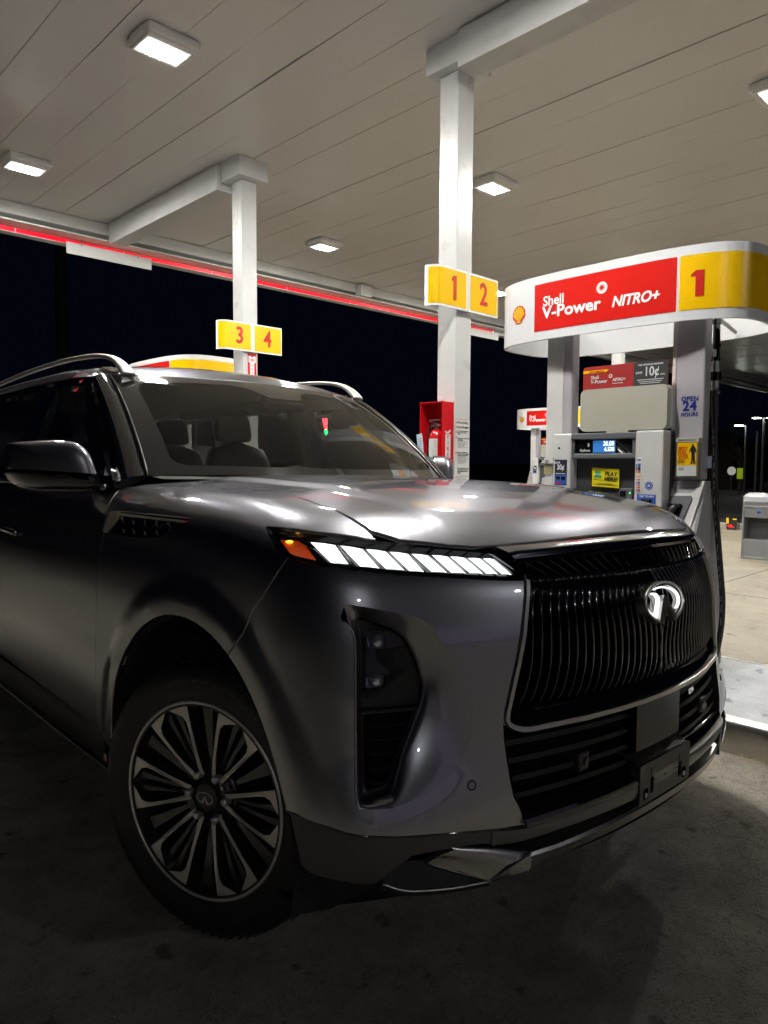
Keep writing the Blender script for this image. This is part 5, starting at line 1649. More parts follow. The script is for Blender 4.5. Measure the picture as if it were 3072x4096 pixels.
for x in np.linspace(-.135, .125, 8):
    lo_.append([tuple(sk(x, .748, -.006)), tuple(sk(x, .60, -.010)), tuple(sk(x, .585, -.03))])
mb.loft(lo_, closed=False); mb.build('sensor_panel', mat('radar_cover', (.03, .027, .024), .35), lowg)
for s in (-1, 1):
    mb = MB(); P = sk(s * .36, .625, -.012); mb.box(tuple(P + A((0, .02, 0))), (.045, .05, .05), bevel=.006)
    mb.build('camera_housing', SATB, lowg)
    mb = MB(); mb.tube([tuple(P + A((0, .01, 0))), tuple(P + A((-.004 * s, -.010, 0)))], .012, 16); mb.build('camera_ring', SATIND, lowg)
# side cheeks of the opening
for s in (-1, 1):
    mb = MB()
    rows = [[tuple(offs(A((p[0] * -s, p[1], p[2])) * A((1, 1, 1)), -.001)), tuple(offs(A((p[0] * -s, p[1], p[2])), -.05) + A((s * -.0, 0, 0)))] for p in LG_]
    mb.loft(rows, closed=False); mb.build('opening_cheek', SATB, lowg)
# ledge: gloss black top sloping to a satin nose
mb = MB(); lo_ = []
for x in np.linspace(-.60, .60, 50):
    k = abs(x) / .6
    zl = .567 - .010 * k ** 1.5
    zc = .513 - .004 * k ** 1.4
    xx = x * .955
    lo_.append([tuple(sk(xx * .98, zl + .002, -.085)), tuple(sk(xx, zl, -.018)), tuple(sk(xx, zl - .010, -.002)), tuple(sk(xx, zc + .012, .012)), tuple(sk(xx, zc, .012))])
mb.loft(lo_, closed=False); mb.build('bumper_ledge', GLOSSB, car, smooth=True)
def crease(x):
    k = abs(x) / .6
    return .5125 - .004 * min(k, 1.0) ** 1.4 + .10 * max(0, abs(x) - .60)
lipm = mat('lip_satin_trim', (.075, .070, .066), .30, coat=.3)
mb = MB(); lo_ = []
for x in np.linspace(-.66, .66, 60):
    z = crease(x)
    tp = min(1, (.66 - abs(x)) / .09)
    lo_.append([tuple(sk(x, z - .001, -.012)), tuple(sk(x, z - .002, .0135 * tp - .003)), tuple(sk(x, z - .010, .015 * tp - .003)), tuple(sk(x, z - .034, .010 * tp - .003)), tuple(sk(x, z - .038, .004 * tp - .003)), tuple(sk(x, z - .038, -.05))])
mb.loft(lo_, closed=False); mb.build('lip_band', lipm, car, smooth='auto')
# seam shadow strip that runs on round to the wheel
LC = TR['lowcrease'][:9]
mb = MB(); mb.tube([tuple(offs(p, -.002)) for p in smooth_poly(LC, 3)], .0035, 6); mb2 = mb
meshlr('lip_seam', lambda: mb2, GLOSSB, smooth=True)
# black slot
mb = MB(); lo_ = []
for x in np.linspace(-.66, .66, 40):
    z = crease(x) - .036
    lo_.append([tuple(sk(x, z, -.01)), tuple(sk(x, z, -.06)), tuple(sk(x, z - .075, -.06)), tuple(sk(x, z - .085, .0))])
mb.loft(lo_, closed=False); mb.build('lower_slot', DEEP, car)
# skid strip with its end blades
skm = mat('skid_satin_silver', (.30, .29, .285), .27, metal=1.0)
def skt(x): return .436 + .016 * (1 - min(1, abs(x) / .45) ** 1.6)
def skb(x): return .397 + .024 * (1 - min(1, abs(x) / .55) ** 1.4)
mb = MB(); lo_ = []
for x in np.linspace(-.556, .556, 60):
    lo_.append([tuple(sk(x, skt(x) + .012, -.05)), tuple(sk(x, skt(x), .006)), tuple(sk(x, skt(x) - .006, .012)), tuple(sk(x, skb(x) + .002, .012)), tuple(sk(x, skb(x) - .003, .007)), tuple(sk(x, skb(x) - .02, -.06))])
mb.loft(lo_, closed=False); mb.build('skid_strip', skm, car, smooth='auto')
SA, SB, SC_, SD_, SE, SF, SG_, SH = [offs(p, d) for p, d in (((-.763, -.799, .492), .0), ((-.549, -.856, .438), .010), ((-.659, -.815, .392), .012), ((-.822, -.776, .464), -.012), ((-.895, -.747, .472), -.010), ((-.926, -.727, .443), .004), ((-.872, -.749, .420), .010), ((-.763, -.785, .402), .012))]
def blade_mb():
    # bright wing face between the strip and the valance
    mb = MB(); n = 10; rows = []
    sb = offs((-.556, -.859, .399), .010)
    for k in range(n + 1):
        t = k / n
        a = SB + (SA - SB) * t + A((0, 0, .004)) * sin(pi * t)
        b = SC_ + (SD_ - SC_) * t
        m_ = (a + b) / 2 + nrm(a) * -.004
        rows.append([tuple(a + A((0, .03, .004))), tuple(a), tuple(m_), tuple(b)])
    mb.loft(rows, closed=False)
    return mb
meshlr('skid_wing', blade_mb, skm, smooth=True)
def blade1_mb():
    # continuation of the strip down to the wing tip
    mb = MB(); rows = []
    sb = offs((-.556, -.859, .399), .010)
    for k in range(7):
        t = k / 6
        a = SB + (SC_ - SB) * t; b = sb + (offs((-.656, -.812, .380), .006) - sb) * t
        rows.append([tuple(a), tuple((a + b) / 2 + nrm(a) * .002), tuple(b), tuple(b + A((.0, .05, -.01)))])
    mb.loft(rows, closed=False)
    mb.tube([tuple(SB + nrm(SB) * .001), tuple((SB + SC_) / 2), tuple(SC_ + nrm(SC_) * .001)], .0022, 6)
    return mb
meshlr('skid_strip_end', blade1_mb, skm, smooth='auto')
def blade2_mb():
    mb = MB()
    edge = smooth_poly([tuple(SC_), tuple(SH), tuple(SG_), tuple(SF)], 4)
    inner = smooth_poly([tuple(SC_ + A((-.004, 0, .003))), tuple(SD_), tuple(SE), tuple(SF + A((0, 0, .004)))], 4)
    mb.loft([[tuple(A(i_) + A((0, .01, .0))), edge[k], tuple(A(edge[k]) + A((0, .002, -.012))), tuple(A(edge[k]) + A((0, .07, -.03)))] for k, i_ in enumerate(inner)], closed=False)
    return mb
meshlr('skid_shelf', blade2_mb, SLATM)
def edge_mb():
    mb = MB(); mb.tube([tuple(A(p) + A((0, -.002, .001))) for p in smooth_poly([tuple(SC_), tuple(SH), tuple(SG_), tuple(SF)], 5)], .0026, 6)
    mb.tube([tuple(SC_ + A((0, -.001, .001))), tuple((SC_ + SD_) / 2 + A((0, -.003, .0))), tuple(SD_)], .0016, 6); return mb
meshlr('skid_bright_edge', edge_mb, SATIN, smooth=True)
def slotside_mb():
    mb = MB(); mb.loft([[tuple(SE + A((.0, .03, .03))), tuple(SA + A((.02, .04, .01)))], [tuple(SE + A((.0, .03, -.02))), tuple(SD_ + A((.05, .04, -.02)))]], closed=False); return mb
meshlr('wing_recess', slotside_mb, DEEP)
# air dam and floor
mb = MB(); lo_ = []
for x in np.linspace(-.96, .96, 50):
    y0 = -.85 + .26 * (abs(x) / .9) ** 2
    lo_.append([(x * 1.01, y0 + .10, .40), (x, y0 + .10, .36), (x * .97, y0 + .13, .24), (x * .95, y0 + .22, .215), (x * .9, y0 + .6, .24)])
mb.loft(lo_, closed=False); mb.build('air_dam', SATB, car, smooth=True)
mb = MB(); mb.span((-.70, -.55, .26), (.70, 4.1, .34)); mb.span((-.93, .62, .26), (.93, 2.5, .36)); mb.build('underbody_light_block', DEEP, car)  # plain floor boxes, put under the car to block light
# parking sensors
def sens_mb():
    P = A(TR['psensor'][0]); n_ = nrm(P); u = np.cross(n_, A((0, 0, 1))); u /= np.linalg.norm(u); v = np.cross(n_, u)
    mb = MB(); mb.lathe([(.0085, .0005), (.0085, .002), (.0105, .002), (.0125, .001), (.0125, -.004)], lambda q: tuple(P + u * q[0] + v * q[1] + n_ * q[2]), 28); return mb
meshlr('parking_sensor', sens_mb, SATB)
def sens2_mb():
    P = A(TR['psensor'][0]); n_ = nrm(P); u = np.cross(n_, A((0, 0, 1))); u /= np.linalg.norm(u); v = np.cross(n_, u)
    mb = MB(); mb.lathe([(0, .0012), (.0082, .0012), (.0082, -.002)], lambda q: tuple(P + u * q[0] + v * q[1] + n_ * q[2]), 24); return mb
meshlr('sensor_button', sens2_mb, PAINT)

# ---- licence plate bracket
lb_ = empty('plate_bracket', parent=car)
YB = -.940
mb = MB()
mb.prism(rr(-.153, .153, .455, .569, .006, 3), YB, YB + .008, fn=lambda q: (q[0], q[2], q[1]))
mb.prism([(-.145, .565), (.145, .565), (.17, .60), (-.17, .60)], YB + .004, YB + .016, fn=lambda q: (q[0], q[2] + (q[1] - .565) * 2.4, q[1]))
mb.span((-.153, YB + .006, .458), (-.147, YB + .085, .566)); mb.span((.147, YB + .006, .458), (.153, YB + .085, .566)); mb.span((-.15, YB + .006, .562), (.15, YB + .09, .567))
mb.build('bracket_plate', BRKT, lb_)
mb = MB()
for x0 in (-.092, .078):
    mb.span((x0, YB - .0008, .478), (x0 + .018, YB + .004, .522)); 
mb.prism([(.008 * cos(t), .515 + .014 * sin(t)) for t in np.linspace(0, 2 * pi, 20, endpoint=False)], YB - .0008, YB + .002, fn=lambda q: (q[0] - .004, q[2], q[1]))
for x0 in (-.132, .102):
    mb.prism(rr(x0, x0 + .028, .466, .498, .008, 4), YB - .0008, YB + .003, fn=lambda q: (q[0], q[2], q[1]))
mb.build('bracket_slots', DEEP, lb_)
mb = MB()
for x0 in (-.090, .080): mb.span((x0, YB - .002, .524), (x0 + .014, YB, .548), bevel=.001)
mb.build('bracket_clip', BRKT, lb_)
mb = MB()
for x0 in (-.122, .112): mb.tube([(x0, YB - .004, .480), (x0, YB + .002, .480)], .007, 12)
mb.build('bracket_screw', SATIN, lb_)

# ---- fender vent
def vent_side(s):
    v = empty('fender_vent', parent=car)
    f = lambda P, d: mx([tuple(offs(p, d)) for p in P], s)
    bz = mat('bronze_satin_trim', (.42, .39, .32), .40, metal=.25) if 'bronze_satin_trim' not in MATS else MATS['bronze_satin_trim']
    def plate(name, P, mt, d):
        mb = MB(); mb.loft([f(P, -.006), f(P, d)]); mb._add(f(P, d), [list(range(len(P)))]); return mb.build(name, mt, v)
    O_, I_ = VO, VI
    plate('vent_wedge', [O_[0], tuple(A(O_[0]) * .25 + A(O_[1]) * .75), tuple(A(I_[0])), I_[4], O_[7]], bz, .0022)
    up1 = lambda p, dz: (p[0], p[1], p[2] + dz)
    plate('vent_strip', [up1(I_[0], .009), up1(I_[1], .005), up1(I_[1], .0005), up1(I_[0], .0005)], bz, .0026)
    plate('vent_surround', [O_[1], O_[2], O_[3], O_[4], O_[5], O_[6], O_[7], I_[4]], GLOSSB, -.003)
    mb = MB(); mb._add(f(VI, -.020), [list(range(len(VI)))]); mb.build('vent_back', DEEP, v)
    for k in range(5):
        y = .17 + k * .085
        zt_ = float(np.interp(y, [.10, .58], [1.212, 1.208])); zb_ = float(np.interp(y, [.10, .218, .35, .65], [1.205, 1.170, 1.155, 1.146]))
        mb = MB(); mb.tube(mx([tuple(sd(y + .030, zt_, -.006)), tuple(sd(y + .012, (zt_ + zb_) / 2, -.003)), tuple(sd(y, zb_, -.008))], s), .005, 6, flat=(1.6, .8)); mb.build('vent_fin', GLOSSB, v, smooth=True)
    return v
lr(vent_side)

# ---- doors
def belt(y): return float(np.interp(y, [.7, 2.0, 3.3, 4.3], [1.292, 1.298, 1.31, 1.33]))
rs_ = [(-.96, 2.045, belt(2.0)), (-.98, 2.018, 1.24), (-1.011, 1.959, 1.12), (-1.035, 1.918, .912), (-1.039, 1.867, .737), (-1.034, 1.845, .56), (-1.03, 1.84, .445)]
front_door = [(p[0], p[1] + .002, p[2]) for p in doorF] + rs_[::-1] + [(-.95, 1.4, belt(1.4))]
front_door = doorF + rs_[::-1] + [(-.95, 1.4, belt(1.4))]
panel('front_door', front_door, [], PAINT, car, step=.03)
rear_door = rs_ + [(-1.03, 2.5, .445), (-1.04, 2.58, .65), (-1.04, 2.75, .90), (-1.03, 2.86, 1.05), (-.97, 2.95, belt(2.95))]
panel('rear_door', rear_door, [], PAINT, car, step=.04)
quarter = [(-.97, 2.955, belt(2.95)), (-1.03, 2.865, 1.05), (-1.04, 2.755, .905)] + [(-1.05, 3.076 - .54 * cos(radians(t)), .41 + .54 * sin(radians(t))) for t in range(65, 181, 8)] + [(-1.03, 4.1, .40), (-1.02, 4.33, .55), (-.98, 4.35, 1.0), (-.93, 4.30, belt(4.3))]
panel('rear_quarter', quarter, [], PAINT, car, step=.05)
mb = MB(); mb.prism([(-1.0, .40), (1.0, .40), (.97, 1.0), (.92, 1.32), (.74, 1.86), (-.74, 1.86), (-.92, 1.32), (-.97, 1.0)], 4.26, 4.36, fn=lambda q: (q[0], q[2], q[1])); mb.build('tailgate', PAINT, car)
# dark sill and running board
def sill_mb():
    mb = MB(); rows = []
    for y in np.linspace(.62, 2.50, 30):
        k = (y - .62) / 1.88
        rows.append([(-1.026, y, .43 - .0 * k), (-1.035, y, .40), (-1.030, y, .33), (-1.005, y, .285), (-.99, y, .275), (-.9, y, .27)])
    mb.loft(rows, closed=False); return mb
meshlr('sill', sill_mb, SLATM, smooth='auto')
def sill2_mb():
    mb = MB(); mb.tube([(-1.020, .60, .300), (-1.022, 1.2, .292), (-1.022, 2.5, .285)], .007, 8); mb.tube([(-1.020, .60, .300), (-1.022, .585, .33), (-1.028, .58, .375)], .005, 8); return mb
meshlr('sill_bright_line', sill2_mb, SATIND, smooth=True)
mb = MB(); mb.span((-1.0385, .595, .338), (-1.036, .615, .362)); mb.build('side_decal', mat('amber_label', (.45, .22, .10), .5), car)
def handle_mb():
    mb = MB()
    mb.tube([tuple(sd(1.635, 1.068, .012)), tuple(sd(1.66, 1.070, .028)), tuple(sd(1.80, 1.074, .030)), tuple(sd(1.88, 1.074, .028)), tuple(sd(1.91, 1.074, .010))], .012, 8, flat=(.7, 1.15)); return mb
meshlr('door_handle', handle_mb, GLOSSB, smooth=True)

# ---- wheel arches: liner
def liner_mb():
    mb = MB(); rows = []
    for t in np.linspace(-12, 192, 40):
        c, s_ = cos(radians(t)), sin(radians(t))
        rows.append([(-1.035, -.537 * c, .41 + .537 * s_), (-1.0, -.530 * c, .41 + .530 * s_), (-.93, -.555 * c, .41 + .555 * s_), (-.66, -.55 * c, .41 + .55 * s_), (-.62, -.40 * c, .41 + .40 * s_)])
    mb.loft(rows, closed=False); mb._add([r[-1] for r in rows], [list(range(len(rows)))]); return mb
meshlr('wheel_arch_liner', liner_mb, mat('liner_black', (.008, .008, .008), .9), smooth=True)
def liner2_mb():
    mb = MB(); rows = []
    for t in np.linspace(0, 180, 24):
        c, s_ = cos(radians(t)), sin(radians(t))
        rows.append([(-1.03, 3.076 - .54 * c, .41 + .54 * s_), (-.66, 3.076 - .54 * c, .41 + .54 * s_)])
    mb.loft(rows, closed=False); return mb
meshlr('wheel_arch_liner', liner2_mb, MATS['liner_black'])

# ---- wheels
def build_wheel():
    w_ = empty('wheel', parent=car)
    # wheel frame: local x right, y up, z outwards
    idf = lambda q: (q[0], q[1], q[2])
    mb = MB()
    prof = [(.278, .004), (.290, .006), (.300, .004), (.312, .010), (.330, .013), (.352, .015), (.372, .013), (.388, .006), (.399, -.006), (.408, -.024), (.413, -.05), (.415, -.09), (.4155, -.135), (.415, -.18), (.413, -.22), (.407, -.25), (.39, -.272), (.35, -.285), (.29, -.28), (.278, -.27)]
    mb.lathe(prof, idf, 128)
    ty = mb.build('tyre', TYRE, w_, smooth=True)
    mb = MB()
    for k in range(76):
        a = 2 * pi * k / 76
        for z0, z1, sw in ((-.012, -.062, .012), (-.075, -.13, -.010), (-.143, -.195, .010)):
            c0, c1 = a, a + sw * 3
            ps = []
            for t in (0, 1):
                aa = c0 + (c1 - c0) * t; z = z0 + (z1 - z0) * t
                r0 = float(np.interp(-z, [0, .024, .05, .09, .14, .2], [.4045, .409, .4138, .4158, .4162, .4155]))
                for da in (-.013, .013):
                    ps.append((r0 * cos(aa + da), r0 * sin(aa + da), z))
                    ps.append(((r0 + .003) * cos(aa + da), (r0 + .003) * sin(aa + da), z))
            # a block: verts order: t0 lo, t0 hi, t0 lo', t0 hi', ...
            mb._add(ps, [[1, 3, 7, 5], [0, 1, 5, 4], [2, 6, 7, 3], [0, 2, 3, 1], [4, 5, 7, 6]])
    tr = mb.build('tread_blocks', TYRE, w_)
    # sidewall letters
    word = 'BRIDGESTONE'
    for k, ch in enumerate(word):
        a = radians(110 - 5.6 * k)
        M = Matrix.Rotation(a - pi / 2, 4, 'Z') @ Matrix.Translation((0, .345, .0148))
        text('tyre_letter', ch, .034, M, TYRET, w_, bold=.01, width=1.1, depth=.0006)
    # rim lip, barrel
    mb = MB()
    mb.lathe([(.283, -.004), (.2845, .005), (.288, .0075), (.294, .0065), (.2955, .002), (.296, -.004)], idf, 128)
    mb.build('rim_lip', MACH, w_, smooth=True)
    mb = MB()
    mb.lathe([(.2835, .0), (.280, -.010), (.262, -.030), (.255, -.07), (.25, -.16), (.25, -.22), (.05, -.23)], idf, 96)
    mb.build('barrel', WHEELD, w_, smooth=True)
    mb = MB(); mb.lathe([(0, -.10), (.20, -.10), (.205, -.105), (.205, -.125), (0, -.125)], idf, 64); mb.build('brake_disc', mat('brake_steel', (.06, .06, .06), .45, metal=1), w_, smooth='auto')
    mb = MB(); mb.box((.13, .08, -.085), (.10, .20, .05), bevel=.015); mb.build('brake_caliper', DEEP, w_)
    # spokes
    pol = lambda r, d: (r * cos(radians(d)), r * sin(radians(d)))
    def hgt(r): return float(np.interp(r, [.05, .09, .16, .24, .285], [-.030, -.020, -.008, -.001, .001]))
    def spoke(name, pts, mt, z_top, z_bot, bev=.0025):
        # pts (r, deg); sides splay outwards towards the back
        mb = MB()
        P = [pol(*p) for p in pts]
        cx = sum(p[0] for p in P) / len(P); cy = sum(p[1] for p in P) / len(P)
        mb.mi = 0
        top = [(x, y, hgt(math.hypot(x, y)) + z_top) for x, y in P]
        def grow(k, dz):
            out = []
            n = len(P)
            for i, (x, y) in enumerate(P):
                a = Vector(P[i - 1]); b = Vector(P[(i + 1) % n]); t = (b - a)
                nn = Vector((t.y, -t.x)).normalized()
                if nn.dot(Vector((x - cx, y - cy))) < 0 and False: nn = -nn
                out.append((x + nn.x * k * or_, y + nn.y * k * or_, hgt(math.hypot(x, y)) + z_top + dz))
            return out
        area = sum(P[i][0] * P[(i + 1) % len(P)][1] - P[(i + 1) % len(P)][0] * P[i][1] for i in range(len(P)))
        or_ = 1 if area > 0 else -1
        mb.mi = 1
        mb.loft([top, grow(bev * .6, -bev * .8), grow(bev * 1.6, -.018), grow(bev * 2.5, z_bot)])
        mb.mi = 0
        mb._add(top, [list(range(len(top)))])
        return mb.build(name, mt, w_)
    PH = 91.0
    for k in range(6):
        c = PH + 60 * k
        for s in (-1, 1):
            arm = [(.066, c + s * 12.0), (.090, c + s * 12.6), (.135, c + s * 12.7), (.20, c + s * 12.7), (.279, c + s * 12.6), (.279, c + s * 20), (.279, c + s * 28.2), (.250, c + s * 18.6), (.232, c + s * 16.3), (.205, c + s * 16.0), (.150, c + s * 17.1), (.115, c + s * 19.3), (.092, c + s * 22), (.07, c + s * 23.5)]
            spoke('machined_spoke', arm, [MACH, WHEELD], 0, -.035)
        inn = [(.06, c - 4), (.12, c - 3.2), (.279, c - 4.2), (.279, c + 4.2), (.12, c + 3.2), (.06, c + 4)]
        spoke('dark_spoke', inn, [WHEELD, WHEELD], -.022, -.03)
        for s in (-1, 1):
            o2 = [(.094, c + 30 + s * 2.0), (.13, c + 30 + s * 1.6), (.24, c + 30 + s * 2.6), (.279, c + 30 + s * 1.0), (.279, c + 30 + s * 7.0), (.20, c + 30 + s * 6.0), (.12, c + 30 + s * 6.2), (.094, c + 30 + s * 6.6)]
            spoke('dark_spoke', o2, [WHEELD, WHEELD], -.018, -.03)
    mb = MB(); mb.lathe([(.046, -.012), (.052, -.026), (.066, -.038), (.086, -.040), (.094, -.032), (.098, -.06)], idf, 72); mb.build('hub', WHEELD, w_, smooth=True)
    mb = MB(); mb.lathe([(0, -.0125), (.020, -.0125), (.038, -.0140), (.044, -.017), (.047, -.03)], idf, 48); cap = mb.build('centre_cap', mat('cap_dark_grey', (.03, .03, .03), .4), w_, smooth=True)
    mb = MB(); loops = []
    for t in np.linspace(radians(-64), radians(244), 40):
        loops.append([(.031 * cos(t), .0175 * sin(t), -.0128), (.031 * cos(t), .0175 * sin(t), -.0105), (.0285 * cos(t), .0152 * sin(t), -.0105), (.0285 * cos(t), .0152 * sin(t), -.0128)])
    mb.loft(loops, caps=True)
    for s in (-1, 1):
        mb.prism([(s * .0075, -.0165), (s * .0128, -.0158), (s * .0022, .0045), (s * .0002, .0062), (s * .0002, .0015)], -.0128, -.0105)
    cm = mb.build('cap_emblem', SATIN, w_)
    for e in (cap, cm): pass
    for k in range(6):
        a = radians(PH + 30 + 60 * k)
        x, y = .0698 * cos(a), .0698 * sin(a)
        mb = MB(); mb.lathe([(0, .012), (.008, .0115), (.0115, .008), (.0128, .0), (.0128, -.016)], lambda q: (x + q[0], y + q[1], q[2] - .020), 6 * 3); mb.build('lug_nut', LUGM, w_, smooth='auto')
    mb = MB()
    mb.tube([(.262 * cos(1.2), .262 * sin(1.2), -.03), (.258 * cos(1.2), .258 * sin(1.2), .0)], .003, 8); mb.build('tyre_valve', RUB, w_)
    return w_
wheel = build_wheel()
def wheel_matrix(c, n):
    z = Vector(n).normalized(); up = Vector((0, 0, 1)); y = (up - z * up.dot(z)).normalized(); x = y.cross(z)
    return Matrix(((x.x, y.x, z.x, c[0]), (x.y, y.y, z.y, c[1]), (x.z, y.z, z.z, c[2]), (0, 0, 0, 1)))
wheel.matrix_local = wheel_matrix((-.985, -.001, .3955), (-.93812, -.34553, .02337)) @ Matrix.Rotation(radians(0), 4, 'Z')
wf = copy_tree(wheel, car); wf.matrix_local = wheel_matrix((.985, 0, .434), (.938, .3455, .0))
wr_ = copy_tree(wheel, car); wr_.matrix_local = wheel_matrix((-.985, 3.076, .405), (-1, 0, 0))
wl_ = copy_tree(wheel, car); wl_.matrix_local = wheel_matrix((.985, 3.076, .444), (1, 0, 0))
# small amber edge decal is on the sill; inner fender braces give the arch some depth
mb = MB()
for y, z in ((.15, .9), (.02, .92), (-.2, .88)):
    mb.tube([(-.70, y, z), (-.72, y + .05, .6), (-.70, y + .06, .35)], .022, 8)
mb.build('suspension_arm', SATB, car)

# ---- greenhouse
def wsp(u, v):   # windshield surface: u -1..1 (right..left), v 0..1 (base..top)
    xb, xt = .812 * u, .715 * u
    pb = A((xb, .74 - .30 * (1 - u * u), 1.350 + .004 * (1 - u * u)))
    pt = A((xt, 1.346 - .146 * (1 - u * u), 1.793 + .013 * (1 - u * u)))
    p = pb + (pt - pb) * v
    n_ = A((.0, -.60, .80))
    return p + n_ * (.030 * 4 * v * (1 - v))
def wsn(u, v):
    e = 1e-3; a = wsp(u + e, v) - wsp(u - e, v); b = wsp(u, v + e) - wsp(u, v - e); n_ = np.cross(a, b); return n_ / np.linalg.norm(n_)
nu, nv = 48, 24
mb = MB(); mb.loft([[tuple(wsp(-1 + 2 * i / nu, j / nv)) for j in range(nv + 1)] for i in range(nu + 1)], closed=False)
ws = mb.build('windshield', WSG, car, smooth=True, fix=False)
# black border, slightly outside the glass
def uvpanel(name, outer, hole, mt, parent, d, step=.03):
    q = np.array(dens([(p[0], p[1], 0) for p in outer], step))[:, :2]; h = np.array(dens([(p[0], p[1], 0) for p in hole], step))[:, :2] if hole else None
    B = q if h is None else np.concatenate([q, h])
    E_ = [(i, (i + 1) % len(q)) for i in range(len(q))] + ([(len(q) + i, len(q) + (i + 1) % len(h)) for i in range(len(h))] if h is not None else [])
    gx, gy = np.meshgrid(np.arange(-1, 1, step), np.arange(0, 1, step)); g = np.stack([gx.ravel(), gy.ravel()], 1)
    k = inpoly(g, q)
    if h is not None: k &= ~inpoly(g, h)
    g = g[k]
    dm = np.full(len(g), 9.)
    for b in B: dm = np.minimum(dm, np.hypot(g[:, 0] - b[0], g[:, 1] - b[1]))
    g = g[dm > step * .4]
    r = delaunay_2d_cdt([Vector(v) for v in np.concatenate([B, g])], E_, [], 0, 1e-6)
    V2 = np.array([tuple(v) for v in r[0]]); F = []
    for f in r[2]:
        c = V2[list(f)].mean(0)[None]
        if inpoly(c, q)[0] and (h is None or not inpoly(c, h)[0]): F.append(list(f))
    me = bpy.data.meshes.new(name)
    me.from_pydata([tuple(wsp(*v) + wsn(*v) * d) for v in V2], [], F)
    return link(name, me, mt, parent, True)
inner = []
def rcorner(cx, cy, rx, ry, a0, a1, n=8): return [(cx + rx * cos(radians(a0 + (a1 - a0) * k / n)), cy + ry * sin(radians(a0 + (a1 - a0) * k / n))) for k in range(n + 1)]
inner = rcorner(-.80, .80, .10, .10, 180, 90) + [(-.30, .915), (-.20, .86), (-.12, .76), (.12, .76), (.20, .86), (.30, .915)] + rcorner(.80, .80, .10, .10, 90, 0) + [(.905, .55), (.90, .28)] + rcorner(.80, .14, .10, .08, 0, -60) + [(.5, .062), (0, .055), (-.5, .062)] + rcorner(-.80, .14, .10, .08, 240, 180) + [(-.90, .28), (-.905, .55)]
frit = mat('glass_border_black', (.008, .008, .008), .06, coat=1.0, coat_rough=.0, spec=.9)
uvpanel('windshield_border', [(-1, 0), (1, 0), (1, 1), (-1, 1)], inner, frit, car, .0012)
# camera cover behind the glass
mb = MB(); mb.prism([(-.10, .0), (.10, .0), (.07, .12), (-.07, .12)], -.05, -.012, fn=lambda q: tuple(wsp(q[0] / .72, .74 + q[1] * 1.2) + wsn(0, .8) * q[2])); mb.build('camera_cover', SATB, car)
# interior mirror
mb = MB(); mb.ball((0, 1.20, 1.685), (.12, .018, .035), 10); mb.tube([(0, 1.19, 1.70), (0, 1.17, 1.77)], .012, 8); mb.build('interior_mirror', SATB, car, smooth=True)

def apillar_mb():
    mb = MB(); rows = []
    for k in range(17):
        v = k / 16
        a = wsp(-1, v); b = A((-.937, .775, 1.318)) + (A((-.800, 1.345, 1.776)) - A((-.937, .775, 1.318))) * v + A((0, -.012, .016)) * 4 * v * (1 - v)
        m1 = a * .5 + b * .5 + A((-.010, -.012, .006))
        rows.append([tuple(a + A((.002, .02, -.01))), tuple(a + A((-.004, 0, .002))), tuple(m1), tuple(b), tuple(b + A((.03, .02, -.01)))])
    mb.loft(rows, closed=False); return mb
meshlr('windshield_pillar', apillar_mb, GLOSSB, smooth=True)
def atrim_mb():
    mb = MB(); mb.tube([tuple(wsp(-1.004, v) + A((-.004, -.004, .003))) for v in np.linspace(-.01, 1.0, 20)], .0042, 6); return mb
meshlr('pillar_trim', atrim_mb, SATIND, smooth=True)
# side glass area
def sg(y, z):  # side window plane
    t = (z - 1.29) / (1.775 - 1.29)
    return A((-.945 + .148 * t + .012 * 4 * t * (1 - t) * -1, y, z))
def sidepanel(name, outer, holes, mt, d, both=True, parent=car):
    q = np.array(dens([(p[0], p[1], 0) for p in outer], .05))[:, :2]; hs = [np.array(dens([(p[0], p[1], 0) for p in h], .05))[:, :2] for h in holes]
    B = np.concatenate([q] + hs); E_ = []; s = 0
    for L_ in [q] + hs: E_ += [(s + i, s + (i + 1) % len(L_)) for i in range(len(L_))]; s += len(L_)
    gx, gy = np.meshgrid(np.arange(.7, 4.4, .06), np.arange(1.28, 1.85, .06)); g = np.stack([gx.ravel(), gy.ravel()], 1)
    k = inpoly(g, q)
    for h in hs: k &= ~inpoly(g, h)
    g = g[k]; dm = np.full(len(g), 9.)
    for b in B: dm = np.minimum(dm, np.hypot(g[:, 0] - b[0], g[:, 1] - b[1]))
    g = g[dm > .025]
    r = delaunay_2d_cdt([Vector(v) for v in np.concatenate([B, g])], E_, [], 0, 1e-6)
    V2 = np.array([tuple(v) for v in r[0]]); F = []
    for f in r[2]:
        c = V2[list(f)].mean(0)[None]
        if inpoly(c, q)[0] and not any(inpoly(c, h)[0] for h in hs): F.append(list(f))
    out = []
    for s in ((1, -1) if both else (1,)):
        me = bpy.data.meshes.new(name)
        me.from_pydata([((v[0] - d) * s, v[1], v[2]) for v in [sg(*p) for p in V2]], [], F)
        out.append(link(name, me, mt, parent, True))
    return out
def topz(y): return float(np.interp(y, [1.34, 1.6, 2.3, 3.0, 3.8, 4.3], [1.775, 1.788, 1.80, 1.80, 1.785, 1.76]))
SO = [(.775, 1.30), (1.345, 1.776), (1.6, topz(1.6)), (2.3, topz(2.3)), (3.0, topz(3.0)), (3.8, topz(3.8)), (4.3, 1.76), (4.3, 1.315), (3, 1.30), (2, 1.292), (1.4, 1.288)]
W1 = [(.98, 1.325), (1.385, 1.738), (1.6, 1.752), (1.78, 1.757), (1.86, 1.325)]
W2 = [(2.05, 1.325), (1.98, 1.76), (2.5, 1.765), (2.85, 1.76), (2.95, 1.33)]
